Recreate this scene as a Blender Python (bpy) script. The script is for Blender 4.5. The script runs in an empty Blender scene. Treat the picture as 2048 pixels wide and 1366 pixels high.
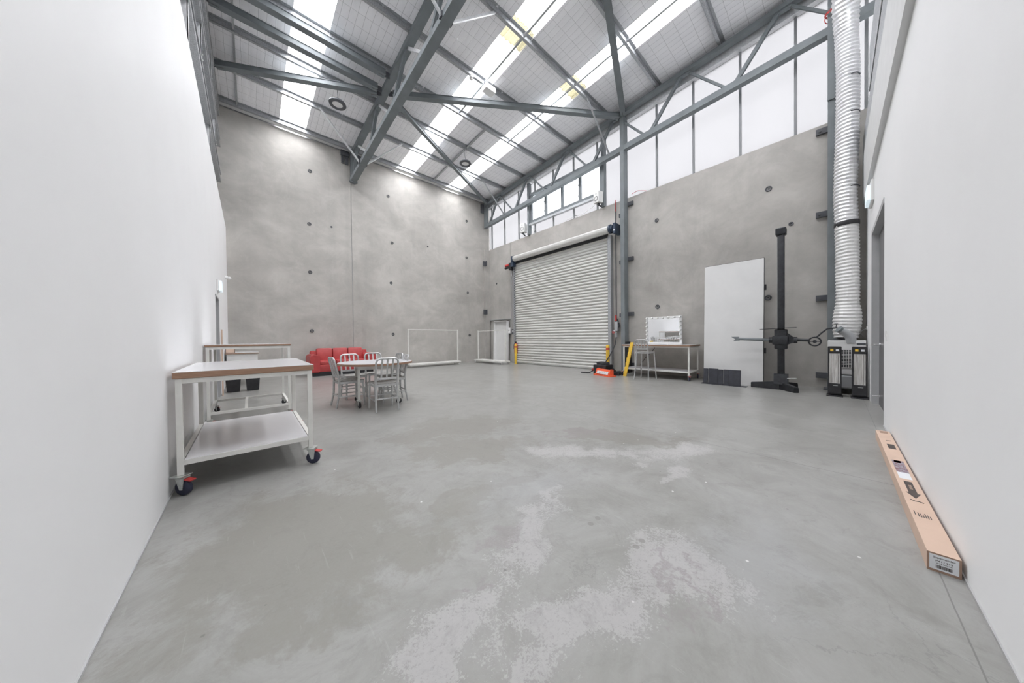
import bpy, bmesh, math, random
from mathutils import Vector, Matrix
random.seed(7)
SC = bpy.context.scene
COL = SC.collection
PI = math.pi

# ------------------------------------------------------------------ camera
cam_d = bpy.data.cameras.new('camera'); cam = bpy.data.objects.new('camera', cam_d); COL.objects.link(cam)
cam_d.sensor_width = 36; cam_d.lens = 583.4 / 2048 * 36; cam_d.clip_start = 0.02; cam_d.clip_end = 200
_r = Vector((0.74209196, -0.67021125, -0.01078951)); _u = Vector((0.0154029, 0.00095812, 0.99988091)); _f = _r.cross(_u) * -1
_f = Vector((0.67012109, 0.74216977, -0.0110342))
M = Matrix.Identity(4)
for i in range(3):
    M[i][0] = _r[i]; M[i][1] = _u[i]; M[i][2] = -_f[i]
M[0][3], M[1][3], M[2][3] = 0, 0, 1.15
cam.matrix_world = M
SC.camera = cam

# ------------------------------------------------------------------ sky and exposure
SKY = 20.0
w = bpy.data.worlds.new('overcast_sky'); SC.world = w; w.use_nodes = True
bg = w.node_tree.nodes['Background']; bg.inputs[0].default_value = (0.985, 0.985, 1.0, 1); bg.inputs[1].default_value = SKY
SC.view_settings.view_transform = 'Standard'; SC.view_settings.look = 'None'
SC.view_settings.gamma = 1; SC.view_settings.use_curve_mapping = False
SC.view_settings.exposure = 0.80

def portal(loc, sx, sy, direction):
    l = bpy.data.lights.new('sky_portal', 'AREA'); l.shape = 'RECTANGLE'; l.size = sx; l.size_y = sy
    l.cycles.is_portal = True
    o = bpy.data.objects.new('sky_portal', l); COL.objects.link(o); o.location = loc
    o.rotation_euler = direction
    return o

# ------------------------------------------------------------------ helpers
def tag(o, label=None, cat=None, group=None, kind=None):
    if label: o['label'] = label
    if cat: o['category'] = cat
    if group: o['group'] = group
    if kind: o['kind'] = kind
    return o

def thing(name, label, cat, loc=(0, 0, 0), rz=0, group=None, rot=None):
    o = bpy.data.objects.new(name, None); COL.objects.link(o); o.empty_display_size = .1
    o.location = loc; o.rotation_euler = rot if rot else (0, 0, rz)
    return tag(o, label, cat, group)

def struct(name):
    o = bpy.data.objects.new(name, None); COL.objects.link(o); o['kind'] = 'structure'
    return o

def link(name, me, parent=None):
    o = bpy.data.objects.new(name, me); COL.objects.link(o)
    if parent: o.parent = parent
    return o

class MB:
    def __init__(s): s.bm = bmesh.new()
    def box(s, a, b, bev=0):
        """box between corner a and corner b"""
        c = [(a[i] + b[i]) / 2 for i in range(3)]; d = [abs(b[i] - a[i]) for i in range(3)]
        r = bmesh.ops.create_cube(s.bm, size=1, matrix=Matrix.Translation(c) @ Matrix.Diagonal((*d, 1)))
        if bev:
            es = list({e for v in r['verts'] for e in v.link_edges})
            bmesh.ops.bevel(s.bm, geom=es, offset=bev, segments=2, affect='EDGES', profile=.5)
        return s
    def obox(s, p, q, wx, wy, up=(0, 0, 1), bev=0):
        """bar from p to q, wx across, wy along up"""
        p, q = Vector(p), Vector(q); d = (q - p); L = d.length; d.normalize(); upv = Vector(up)
        x = d.cross(upv)
        if x.length < 1e-4: x = d.cross(Vector((1, 0, 0)))
        x.normalize(); y = x.cross(d).normalized()
        m = Matrix(((x[0], d[0], y[0], 0), (x[1], d[1], y[1], 0), (x[2], d[2], y[2], 0), (0, 0, 0, 1)))
        m = Matrix.Translation((p + q) / 2) @ m @ Matrix.Diagonal((wx, L, wy, 1))
        r = bmesh.ops.create_cube(s.bm, size=1, matrix=m)
        if bev:
            es = list({e for v in r['verts'] for e in v.link_edges})
            bmesh.ops.bevel(s.bm, geom=es, offset=bev, segments=2, affect='EDGES', profile=.5)
        return s
    def cyl(s, p, q, r1, r2=None, n=16, caps=True):
        p, q = Vector(p), Vector(q); d = q - p; r2 = r1 if r2 is None else r2
        m = Matrix.Translation((p + q) / 2) @ d.to_track_quat('Z', 'Y').to_matrix().to_4x4()
        bmesh.ops.create_cone(s.bm, cap_ends=caps, segments=n, radius1=r1, radius2=r2, depth=d.length, matrix=m)
        return s
    def sph(s, c, r, n=12, sc=(1, 1, 1)):
        bmesh.ops.create_uvsphere(s.bm, u_segments=n, v_segments=max(6, n // 2), radius=r, matrix=Matrix.Translation(c) @ Matrix.Diagonal((*sc, 1)))
        return s
    def tube(s, pts, r, n=8, closed=False, caps=True, sy=1.0):
        pts = [Vector(p) for p in pts]; N = len(pts); rings = []; prev = None
        for i, p in enumerate(pts):
            if closed: t = pts[(i + 1) % N] - pts[i - 1]
            else: t = pts[min(i + 1, N - 1)] - pts[max(i - 1, 0)]
            t.normalize()
            if prev is None:
                a = Vector((0, 0, 1)) if abs(t.z) < .9 else Vector((1, 0, 0))
                x = t.cross(a).normalized()
            else:
                x = (prev - t * prev.dot(t)).normalized()
            prev = x; y = t.cross(x)
            rr = r[i] if isinstance(r, (list, tuple)) else r
            rings.append([s.bm.verts.new(p + (x * math.cos(2 * PI * k / n) + y * math.sin(2 * PI * k / n) * sy) * rr) for k in range(n)])
        for i in range(N if closed else N - 1):
            A, B = rings[i], rings[(i + 1) % N]
            for k in range(n): s.bm.faces.new((A[k], A[(k + 1) % n], B[(k + 1) % n], B[k]))
        if caps and not closed:
            s.bm.faces.new(rings[0][::-1]); s.bm.faces.new(rings[-1])
        return s
    def prism(s, poly, axis, a, b):
        """poly of 2D points extruded along axis from a to b"""
        def P(u, v, t):
            return {0: (t, u, v), 1: (u, t, v), 2: (u, v, t)}[axis]
        A = [s.bm.verts.new(P(u, v, a)) for u, v in poly]; B = [s.bm.verts.new(P(u, v, b)) for u, v in poly]
        n = len(poly)
        for k in range(n): s.bm.faces.new((A[k], A[(k + 1) % n], B[(k + 1) % n], B[k]))
        s.bm.faces.new(A[::-1]); s.bm.faces.new(B)
        return s
    def lathe(s, prof, n=20, c=(0, 0, 0), closed=False):
        rings = [[s.bm.verts.new((c[0] + r * math.cos(2 * PI * k / n), c[1] + r * math.sin(2 * PI * k / n), c[2] + z)) for k in range(n)] for r, z in prof]
        m = len(rings)
        for i in range(m if closed else m - 1):
            A, B = rings[i], rings[(i + 1) % m]
            for k in range(n): s.bm.faces.new((A[k], A[(k + 1) % n], B[(k + 1) % n], B[k]))
        return s
    def xf(s, m):
        bmesh.ops.transform(s.bm, matrix=m, verts=s.bm.verts); return s
    def mesh(s, name, mat, smooth=False):
        bmesh.ops.recalc_face_normals(s.bm, faces=s.bm.faces)
        me = bpy.data.meshes.new(name); s.bm.to_mesh(me); s.bm.free()
        me.materials.append(mat)
        if smooth:
            for p in me.polygons: p.use_smooth = True
            try: me.set_sharp_from_angle(angle=math.radians(38))
            except Exception: pass
        return me
    def build(s, name, mat, parent=None, smooth=False):
        return link(name, s.mesh(name, mat, smooth), parent)

def copy_tree(o, parent=None):
    c = o.copy(); COL.objects.link(c)
    if parent: c.parent = parent
    for ch in list(o.children): copy_tree(ch, c)
    return c

def arc(c, r, a0, a1, n, plane='xz'):
    out = []
    for i in range(n + 1):
        a = a0 + (a1 - a0) * i / n; u, v = r * math.cos(a), r * math.sin(a)
        out.append({'xz': (c[0] + u, c[1], c[2] + v), 'yz': (c[0], c[1] + u, c[2] + v), 'xy': (c[0] + u, c[1] + v, c[2])}[plane])
    return out

# ------------------------------------------------------------------ materials
class NT:
    def __init__(s, name):
        s.m = bpy.data.materials.new(name); s.m.use_nodes = True; s.t = s.m.node_tree
        s.b = s.t.nodes['Principled BSDF']; s.out = s.t.nodes['Material Output']; s._c = None
    def n(s, typ, **kw):
        x = s.t.nodes.new(typ)
        for k, v in kw.items():
            if k.startswith('i_'): x.inputs[k[2:].replace('_', ' ')].default_value = v
            else: setattr(x, k, v)
        return x
    def l(s, a, b): s.t.links.new(a, b)
    def coord(s):
        if not s._c:
            g = s.n('ShaderNodeNewGeometry'); s._c = g.outputs['Position']
        return s._c
    def objc(s):
        return s.n('ShaderNodeTexCoord').outputs['Object']
    def noise(s, scale, detail=4, rough=.55, vec=None, dist=0, out='Fac', sc=None):
        v = vec if vec is not None else s.coord()
        if sc:
            mp = s.n('ShaderNodeMapping'); mp.inputs['Scale'].default_value = sc; s.l(v, mp.inputs['Vector']); v = mp.outputs[0]
        x = s.n('ShaderNodeTexNoise'); x.inputs['Scale'].default_value = scale; x.inputs['Detail'].default_value = detail
        x.inputs['Roughness'].default_value = rough; x.inputs['Distortion'].default_value = dist
        s.l(v, x.inputs['Vector']); return x.outputs[out]
    def ramp(s, fac, stops):
        x = s.n('ShaderNodeValToRGB'); e = x.color_ramp.elements
        while len(e) > 1: e.remove(e[-1])
        e[0].position = stops[0][0]; e[0].color = (*stops[0][1], 1) if len(stops[0][1]) == 3 else stops[0][1]
        for p, c in stops[1:]:
            k = e.new(p); k.color = (*c, 1)
        s.l(fac, x.inputs[0]); return x.outputs[0]
    def mix(s, fac, a, b, mode='MIX'):
        x = s.n('ShaderNodeMix', data_type='RGBA', blend_type=mode)
        for sock, v in ((0, fac), (6, a), (7, b)):
            if hasattr(v, 'node'): s.l(v, x.inputs[sock])
            elif sock == 0: x.inputs[0].default_value = v
            else: x.inputs[sock].default_value = (*v, 1)
        return x.outputs[2]
    def math(s, op, a, b=None, c=None):
        x = s.n('ShaderNodeMath', operation=op)
        for i, v in enumerate((a, b, c)):
            if v is None: continue
            if hasattr(v, 'node'): s.l(v, x.inputs[i])
            else: x.inputs[i].default_value = v
        return x.outputs[0]
    def sep(s, v=None):
        x = s.n('ShaderNodeSeparateXYZ'); s.l(v if v is not None else s.coord(), x.inputs[0]); return x.outputs
    def bump(s, h, strength=.2, dist=.01):
        x = s.n('ShaderNodeBump'); x.inputs['Strength'].default_value = strength; x.inputs['Distance'].default_value = dist
        s.l(h, x.inputs['Height']); s.l(x.outputs[0], s.b.inputs['Normal'])
    def set(s, name, v):
        i = s.b.inputs[name]
        if hasattr(v, 'node'): s.l(v, i)
        elif isinstance(v, (tuple, list)): i.default_value = (*v, 1) if len(v) == 3 else v
        else: i.default_value = v
        return s

def paint(name, col, rough=.5, metal=0, var=.06, scale=6, bump=0, spec=.5, bscale=60):
    t = NT(name)
    f = t.noise(scale, 4)
    a = tuple(max(0, c * (1 - var)) for c in col); b = tuple(min(1, c * (1 + var)) for c in col)
    t.set('Base Color', t.ramp(f, [(.3, a), (.7, b)])).set('Roughness', rough).set('Metallic', metal)
    t.b.inputs['Specular IOR Level'].default_value = spec
    if bump: t.bump(t.noise(bscale, 3), bump, .003)
    return t.m

def S(r, g, b):
    f = lambda c: (c / 255 / 12.92) if c / 255 <= .04045 else ((c / 255 + .055) / 1.055) ** 2.4
    return (f(r), f(g), f(b))

M_WHITEWALL = paint('white_painted_wall', (.865, .868, .87), .55, var=.015, scale=1.2, bump=.05, bscale=35)
M_TRIMWHITE = paint('white_trim_paint', (.78, .785, .785), .45, var=.02, scale=2)
M_MULL = paint('grey_mullion', (.27, .28, .285), .75, var=.05, spec=.2)
M_STEEL = paint('grey_painted_steel', (.175, .195, .205), .6, var=.12, scale=3)
M_STEEL2 = paint('dark_grey_steel', (.085, .09, .1), .45, var=.15, scale=4)
M_GALV = paint('galvanised_steel', (.42, .435, .45), .42, metal=.55, var=.25, scale=45)
M_GALVL = paint('pale_galvanised_steel', (.62, .63, .64), .45, metal=.3, var=.12, scale=20)
M_WMETAL = paint('cream_white_powder_coat', (.74, .735, .70), .38, var=.05, scale=9)
M_LAM = paint('white_laminate', (.80, .80, .82), .13, var=.01, scale=2)
M_ALU = paint('brushed_aluminium', (.56, .565, .565), .38, metal=.7, var=.1, scale=22)
M_BLACK = paint('black_plastic', (.022, .022, .025), .45, var=.3, scale=12)
M_RUBBER = paint('black_rubber', (.03, .03, .034), .6, var=.3, scale=12)
M_BLUER = paint('dark_blue_rubber', (.03, .032, .06), .5, var=.3, scale=12)
M_RED = paint('red_plastic', (.55, .055, .05), .4, var=.12, scale=15)
M_ORANGE = paint('orange_plastic', (.85, .13, .05), .4, var=.08, scale=12)
M_YELLOW = paint('yellow_paint', (.80, .52, .06), .45, var=.12, scale=14)
M_LEATHER = paint('red_leather', (.44, .055, .055), .42, var=.12, scale=7, bump=.15, bscale=14)
M_WPLAST = paint('white_plastic', (.78, .78, .77), .35, var=.02)
M_GPLAST = paint('grey_plastic', (.42, .43, .44), .4, var=.05)
M_NAVY = paint('navy_cast_iron', (.035, .055, .09), .4, var=.2)
M_ZINC = paint('zinc_plate', (.6, .62, .6), .3, metal=.7, var=.15, scale=30)
M_CHROME = paint('chrome', (.8, .8, .8), .12, metal=1, var=.02)
M_PIPE = paint('grey_conduit', (.45, .455, .46), .4, var=.05)
M_TIMBER = None

def mk_ply():
    t = NT('plywood_edge'); z = t.sep()[2]
    w_ = t.n('ShaderNodeTexWave', wave_type='BANDS', bands_direction='Z'); w_.inputs['Scale'].default_value = 30; w_.inputs['Distortion'].default_value = .8
    t.l(t.coord(), w_.inputs['Vector'])
    g = t.noise(5, 5, sc=(1, 1, 12))
    c = t.mix(w_.outputs['Fac'], (.30, .17, .105), (.42, .27, .18))
    c = t.mix(t.math('MULTIPLY', g, .6), c, (.23, .13, .09))
    t.set('Base Color', c).set('Roughness', .55); return t.m
M_PLY = mk_ply()

def mk_concrete(name, base, dark, light, sc=1.0, seed=0):
    t = NT(name)
    big = t.noise(.45 * sc, 6, .6, dist=.8, sc=(1, 1, 1.3)); mid = t.noise(1.1 * sc, 8, .66, dist=.4, sc=(1, 1, 1.2)); fine = t.noise(30, 5, .7)
    c = t.ramp(big, [(.32, dark), (.5, base), (.68, light)])
    c2 = t.ramp(mid, [(.3, tuple(x * .86 for x in dark)), (.52, base), (.72, tuple(min(1, x * 1.12) for x in light))])
    c = t.mix(.5, c, c2)
    # pale trowelled wisps
    wv = t.noise(1.4, 9, .78, dist=1.2, sc=(1, 1, .7))
    wm = t.ramp(wv, [(.53, (0, 0, 0)), (.68, (1, 1, 1))])
    c = t.mix(t.math('MULTIPLY', wm, .22), c, (.62, .61, .59))
    # drips running down
    dr = t.noise(2.6, 4, .6, sc=(1, 1, .07)); dm = t.ramp(dr, [(.55, (0, 0, 0)), (.75, (1, 1, 1))])
    c = t.mix(t.math('MULTIPLY', dm, .14), c, (.2, .195, .185))
    # pits
    v = t.n('ShaderNodeTexVoronoi'); v.inputs['Scale'].default_value = 7; t.l(t.coord(), v.inputs['Vector'])
    pm = t.ramp(v.outputs['Distance'], [(.03, (1, 1, 1)), (.06, (0, 0, 0))])
    pn = t.ramp(t.noise(1.3, 3), [(.55, (0, 0, 0)), (.62, (1, 1, 1))])
    c = t.mix(t.math('MULTIPLY', t.math('MULTIPLY', pm, pn), .45), c, (.12, .115, .11))
    c = t.mix(t.math('MULTIPLY', fine, .10), c, (.25, .25, .25))
    t.set('Base Color', c).set('Roughness', .72)
    t.bump(t.math('ADD', mid, t.math('MULTIPLY', fine, .3)), .05, .008)
    return t.m
M_CONC = mk_concrete('precast_concrete', (.455, .437, .405), (.36, .345, .315), (.55, .53, .495))
M_CONC2 = mk_concrete('smooth_precast_concrete', (.44, .425, .395), (.38, .367, .34), (.50, .485, .455), 1.4)

def mk_floor():
    t = NT('polished_concrete_floor')
    x, y, z = t.sep()
    n1 = t.noise(.55, 7, .62, dist=.6); n2 = t.noise(2.2, 9, .72, dist=.9); n3 = t.noise(14, 6, .7); n4 = t.noise(70, 3, .6)
    c = t.ramp(n1, [(.3, (.235, .232, .212)), (.5, (.295, .294, .276)), (.7, (.35, .35, .335))])
    c = t.mix(.55, c, t.ramp(n2, [(.3, (.185, .18, .163)), (.5, (.295, .294, .276)), (.72, (.41, .412, .40))]))
    wn = t.n('ShaderNodeSeparateColor'); t.l(t.noise(1.7, 5, .65, out='Color'), wn.inputs[0])
    wx_ = t.math('ADD', x, t.math('MULTIPLY', t.math('SUBTRACT', wn.outputs[0], .5), 1.1)); wy_ = t.math('ADD', y, t.math('MULTIPLY', t.math('SUBTRACT', wn.outputs[1], .5), 1.1))
    def blob(cx, cy, rx, ry, soft=.5, ang=0, warp=True):
        dx = t.math('SUBTRACT', wx_ if warp else x, cx); dy = t.math('SUBTRACT', wy_ if warp else y, cy)
        ca, sa = math.cos(ang), math.sin(ang)
        u = t.math('ADD', t.math('MULTIPLY', dx, ca), t.math('MULTIPLY', dy, sa)); v = t.math('SUBTRACT', t.math('MULTIPLY', dy, ca), t.math('MULTIPLY', dx, sa))
        d = t.math('SQRT', t.math('ADD', t.math('POWER', t.math('ABSOLUTE', t.math('DIVIDE', u, rx)), 2), t.math('POWER', t.math('ABSOLUTE', t.math('DIVIDE', v, ry)), 2)))
        return t.math('SUBTRACT', 1, d)
    def mx(lst):
        a = lst[0]
        for b in lst[1:]: a = t.math('MAXIMUM', a, b)
        return a
    edge = t.math('SUBTRACT', t.noise(3.2, 9, .78, dist=.4), .5)
    # worn pale patches
    worn = mx([blob(1.2, 1.25, .36, .14, ang=.4), blob(.6, 1.05, .42, .15, ang=.3), blob(1.0, .72, .5, .17, ang=-.3), blob(2.55, 1.65, .7, .19, ang=-.75), blob(2.6, .95, .2, .1), blob(1.55, .55, .35, .18, ang=-.2), blob(3.25, 1.05, .4, .22, ang=-.5), blob(1.6, 1.3, .18, .16), blob(.42, .62, .4, .16)])
    grain = t.math('SUBTRACT', t.noise(75, 4, .8), .5)
    wm = t.ramp(t.math('ADD', t.math('ADD', worn, t.math('MULTIPLY', edge, 2.6)), t.math('MULTIPLY', grain, 2.4)), [(.18, (0, 0, 0)), (.34, (1, 1, 1))])
    wsoft = t.ramp(t.math('ADD', worn, t.math('MULTIPLY', edge, 2.6)), [(-.0, (0, 0, 0)), (.6, (1, 1, 1))])
    speck = t.ramp(t.noise(85, 5, .85), [(.44, (0, 0, 0)), (.52, (1, 1, 1))])
    pits = t.ramp(t.noise(38, 6, .85), [(.40, (1, 1, 1)), (.46, (0, 0, 0))])
    wm = t.math('MULTIPLY', wm, t.math('SUBTRACT', 1, t.math('MULTIPLY', pits, .8)))
    c = t.mix(t.math('MULTIPLY', wm, .55), t.mix(t.math('MULTIPLY', wsoft, .35), c, (.27, .26, .255)), (.51, .50, .495))
    # brown-grey sealer left between
    brown = mx([blob(.25, 2.1, .75, .9), blob(.66, 1.62, .3, .3), blob(1.7, 2.6, .85, .45, ang=-.5), blob(1.1, 1.75, .28, .2), blob(3.1, 1.7, 1.0, .2, ang=-.85), blob(.05, 1.45, .22, .18), blob(1.55, 1.7, .25, .14), blob(2.0, 3.3, 1.2, .5, ang=-.3)])
    bm_ = t.ramp(t.math('ADD', brown, t.math('MULTIPLY', edge, 2.2)), [(.1, (0, 0, 0)), (.38, (1, 1, 1))])
    c = t.mix(t.math('MULTIPLY', bm_, .78), c, (.225, .216, .19))
    purple = mx([blob(1.05, 1.36, .17, .1), blob(.72, 1.18, .14, .1), blob(2.9, 2.0, .7, .12, ang=-.85), blob(1.45, .5, .45, .045, ang=.25)])
    pm = t.ramp(t.math('ADD', purple, t.math('MULTIPLY', edge, 2.4)), [(.2, (0, 0, 0)), (.5, (1, 1, 1))])
    c = t.mix(t.math('MULTIPLY', pm, t.math('ADD', .25, t.math('MULTIPLY', speck, .4))), c, (.25, .225, .225))
    # bluish clean scrubbed zone
    blue = mx([blob(1.6, 1.55, .7, .5, ang=-.4), blob(2.0, .3, .8, .3)])
    c = t.mix(t.math('MULTIPLY', t.ramp(t.math('ADD', blue, t.math('MULTIPLY', edge, 1.5)), [(.1, (0, 0, 0)), (.8, (1, 1, 1))]), .28), c, (.44, .455, .47))
    # swirl scuffs from turning wheels
    for cx, cy, r0, r1, st in ((.36, 1.58, .34, .44, .16), (1.45, 1.02, .16, .3, .25), (1.9, 2.3, .5, .8, .14)):
        dx = t.math('SUBTRACT', x, cx); dy = t.math('SUBTRACT', y, cy)
        d = t.math('SQRT', t.math('ADD', t.math('MULTIPLY', dx, dx), t.math('MULTIPLY', dy, dy)))
        band = t.math('MULTIPLY', t.math('GREATER_THAN', d, r0), t.math('LESS_THAN', d, r1))
        wob = t.math('ADD', t.math('MULTIPLY', d, 60), t.math('MULTIPLY', n2, 3))
        cm = t.n('ShaderNodeCombineXYZ'); t.l(wob, cm.inputs[0]); t.l(t.math('MULTIPLY', t.math('ARCTAN2', dy, dx), 1.3), cm.inputs[1])
        st_ = t.ramp(t.noise(1.5, 3, .6, vec=cm.outputs[0]), [(.5, (0, 0, 0)), (.62, (1, 1, 1))])
        c = t.mix(t.math('MULTIPLY', t.math('MULTIPLY', band, st_), st), c, (.22, .215, .205))
    # cracks and scratches
    for sc_, th, amt in ((.9, .004, .4), (2.2, .003, .3)):
        v = t.n('ShaderNodeTexVoronoi', feature='DISTANCE_TO_EDGE'); v.inputs['Scale'].default_value = sc_
        dv = t.n('ShaderNodeVectorMath', operation='ADD'); t.l(t.coord(), dv.inputs[0])
        nn = t.noise(3, 5, .7, out='Color'); vm = t.n('ShaderNodeVectorMath', operation='SCALE'); t.l(nn, vm.inputs[0]); vm.inputs['Scale'].default_value = .5; t.l(vm.outputs[0], dv.inputs[1])
        t.l(dv.outputs[0], v.inputs['Vector'])
        cr = t.ramp(v.outputs['Distance'], [(th * .5, (1, 1, 1)), (th * 1.2, (0, 0, 0))])
        gate = t.ramp(t.noise(.9, 3, .5), [(.55, (0, 0, 0)), (.62, (1, 1, 1))])
        c = t.mix(t.math('MULTIPLY', t.math('MULTIPLY', cr, gate), amt), c, (.14, .14, .135))
    # chips: small dark and white flecks
    v = t.n('ShaderNodeTexVoronoi'); v.inputs['Scale'].default_value = 9; t.l(t.coord(), v.inputs['Vector'])
    fl = t.ramp(v.outputs['Distance'], [(.05, (1, 1, 1)), (.08, (0, 0, 0))])
    s3 = t.n('ShaderNodeSeparateColor'); t.l(v.outputs['Color'], s3.inputs[0])
    c = t.mix(t.math('MULTIPLY', fl, t.math('GREATER_THAN', s3.outputs[0], .86)), c, (.7, .7, .69))
    c = t.mix(t.math('MULTIPLY', t.math('MULTIPLY', fl, t.math('GREATER_THAN', s3.outputs[1], .85)), .7), c, (.12, .12, .11))
    c = t.mix(t.math('MULTIPLY', n3, .3), c, t.mix(n4, (.22, .218, .205), (.40, .40, .395)))
    blot = t.ramp(t.noise(5.5, 7, .8, dist=.6), [(.36, (1, 1, 1)), (.48, (0, 0, 0))])
    c = t.mix(t.math('MULTIPLY', blot, .3), c, (.19, .186, .172))
    scr = t.ramp(t.noise(3, 5, .7, sc=(14, 1.2, 1), dist=.5), [(.62, (0, 0, 0)), (.70, (1, 1, 1))])
    c = t.mix(t.math('MULTIPLY', scr, .16), c, (.5, .5, .49))
    # saw cuts
    wob = t.math('MULTIPLY', t.math('SUBTRACT', t.noise(5, 4), .5), .006)
    def line(coord, at, wdt):
        return t.math('LESS_THAN', t.math('ABSOLUTE', t.math('ADD', t.math('SUBTRACT', coord, at), wob)), wdt)
    cut = t.math('MAXIMUM', line(x, 3.63, .004), line(y, -.337, .0025))
    c = t.mix(t.math('MULTIPLY', cut, .6), c, (.12, .12, .115))
    # round filler plugs
    pl = mx([blob(px, py, .018, .018, warp=False) for px, py in ((1.55, 1.01), (1.63, 1.01), (1.56, .73), (1.63, .73))])
    c = t.mix(t.math('MULTIPLY', t.math('GREATER_THAN', pl, 0), .6), c, (.2, .2, .18))
    t.set('Base Color', c)
    # polish: duller where worn, near the front; shiny further back
    far = t.math('MULTIPLY', t.math('SUBTRACT', t.math('ADD', x, y), 3.5), .2)
    far = t.n('ShaderNodeClamp'); t.l(t.math('MULTIPLY', t.math('SUBTRACT', t.math('ADD', x, y), 3.0), .2), far.inputs[0])
    r_ = t.math('SUBTRACT', .50, t.math('MULTIPLY', far.outputs[0], .27))
    r_ = t.math('ADD', r_, t.math('MULTIPLY', wm, .18)); r_ = t.math('ADD', r_, t.math('MULTIPLY', t.math('SUBTRACT', n2, .5), .22))
    t.set('Roughness', t.math('MAXIMUM', r_, .285))
    return t.m
M_FLOOR = mk_floor()

def mk_insul():
    t = NT('foil_faced_insulation')
    x, y, z = t.sep()
    # wire safety mesh 150 x 300 below the foil, quilting of the blanket
    def grid(c, pitch, off, wd):
        m_ = t.math('ABSOLUTE', t.math('SUBTRACT', t.math('MODULO', t.math('ADD', c, 60 + off), pitch), pitch / 2))
        return t.math('GREATER_THAN', m_, pitch / 2 - wd)
    wob = t.math('MULTIPLY', t.math('SUBTRACT', t.noise(1.8, 3), .5), .05)
    gx = grid(t.math('ADD', x, wob), .15, .03, .0024); gy = grid(t.math('ADD', y, wob), .30, .1, .0024)
    g = t.math('MAXIMUM', gx, gy)
    n_ = t.noise(3.5, 6, .7, dist=.5, sc=(1, .35, 1)); n5 = t.noise(11, 5, .75, dist=1, sc=(1, .4, 1))
    c = t.ramp(n_, [(.3, (.88, .88, .905)), (.7, (.95, .95, .965))])
    c = t.mix(t.math('MULTIPLY', g, .62), c, (.14, .14, .15))
    t.set('Base Color', c).set('Roughness', .5).set('Metallic', 0.0)
    puff = t.math('ABSOLUTE', t.math('SINE', t.math('MULTIPLY', t.math('ADD', x, t.math('MULTIPLY', n_, .03)), PI / .15)))
    t.bump(t.math('ADD', puff, t.math('MULTIPLY', n5, 1.3)), .3, .012)
    return t.m
M_INSUL = mk_insul()

def mk_trans(name, transp, diff, tfac, lines=False):
    """translucent sheet: part clear, part scattering"""
    t = NT(name); t.t.nodes.remove(t.b)
    tr = t.n('ShaderNodeBsdfTransparent'); tl = t.n('ShaderNodeBsdfTranslucent'); df = t.n('ShaderNodeBsdfDiffuse')
    n_ = t.noise(1.1, 5, .6, sc=(1, 1, .35)); st = t.noise(7, 4, .6, sc=(1, 1, .04))
    k = t.math('ADD', .90, t.math('ADD', t.math('MULTIPLY', n_, .12), t.math('MULTIPLY', st, .06)))
    col = t.n('ShaderNodeVectorMath', operation='SCALE'); col.inputs[0].default_value = transp; t.l(k, col.inputs['Scale'])
    t.l(col.outputs[0], tr.inputs[0])
    tl.inputs[0].default_value = (*diff, 1); df.inputs[0].default_value = (*diff, 1)
    m1 = t.n('ShaderNodeMixShader'); m1.inputs[0].default_value = .5; t.l(tl.outputs[0], m1.inputs[1]); t.l(df.outputs[0], m1.inputs[2])
    m2 = t.n('ShaderNodeMixShader'); m2.inputs[0].default_value = tfac; t.l(tr.outputs[0], m2.inputs[1]); t.l(m1.outputs[0], m2.inputs[2])
    t.l(m2.outputs[0], t.out.inputs[0]); return t.m
M_SKYL = mk_trans('clear_fibreglass_roof_sheet', (.62, .62, .63), (.8, .8, .8), .2)
M_POLY = mk_trans('opal_wall_glazing', (.112, .112, .113), (.5, .5, .51), .3)
M_POLYD = mk_trans('doubled_yellowed_sheet', (.024, .0225, .015), (.12, .11, .07), .5)
def mk_glass():
    t = NT('window_glass'); t.t.nodes.remove(t.b)
    tr = t.n('ShaderNodeBsdfTransparent'); gl = t.n('ShaderNodeBsdfGlossy'); gl.inputs['Roughness'].default_value = .05
    tr.inputs[0].default_value = (.26, .265, .27, 1)
    m = t.n('ShaderNodeMixShader'); m.inputs[0].default_value = .06; t.l(tr.outputs[0], m.inputs[1]); t.l(gl.outputs[0], m.inputs[2]); t.l(m.outputs[0], t.out.inputs[0])
    return t.m
M_GLASS = mk_glass()
t_ = NT('mirror_glass'); t_.set('Base Color', (.93, .94, .95)).set('Metallic', 1.0).set('Roughness', .02); M_MIRROR = t_.m
M_BULB = paint('frosted_bulb', (.85, .85, .82), .25, var=0)
M_SLAT = paint('roller_curtain_paint', (.60, .595, .57), .4, var=.05, scale=2.5)
M_DUCTS = paint('silver_foil_duct', (.78, .78, .79), .3, metal=.35, var=.10, scale=9, bump=.25, bscale=9)
M_DUCTW = paint('white_foil_duct', (.74, .74, .73), .38, metal=.1, var=.05, scale=9, bump=.25, bscale=9)
M_CARD = paint('cardboard', (.62, .46, .36), .75, var=.05, scale=5)
M_CARDE = paint('cardboard_edge', (.36, .24, .18), .8, var=.1, scale=20)
M_LABELW = paint('white_label', (.74, .76, .78), .5, var=.02)
M_INK = paint('dark_print', (.07, .055, .05), .6, var=.2)
M_DGREY = paint('dark_door_paint', (.16, .16, .165), .45, var=.05)
M_SEAT = paint('weathered_aluminium_seat', (.36, .355, .34), .5, metal=.5, var=.2, scale=25)
M_TILE = paint('charcoal_board', (.035, .037, .047), .55, var=.25, scale=10)
M_BOARD = paint('white_scuffed_board', (.70, .70, .69), .6, var=.04, scale=2.2, bump=.1, bscale=12)
M_CAST = paint('black_cast_metal', (.03, .032, .036), .38, metal=.3, var=.3, scale=14)
M_BEAMW = paint('white_flashing', (.66, .665, .66), .5, var=.04)

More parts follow.
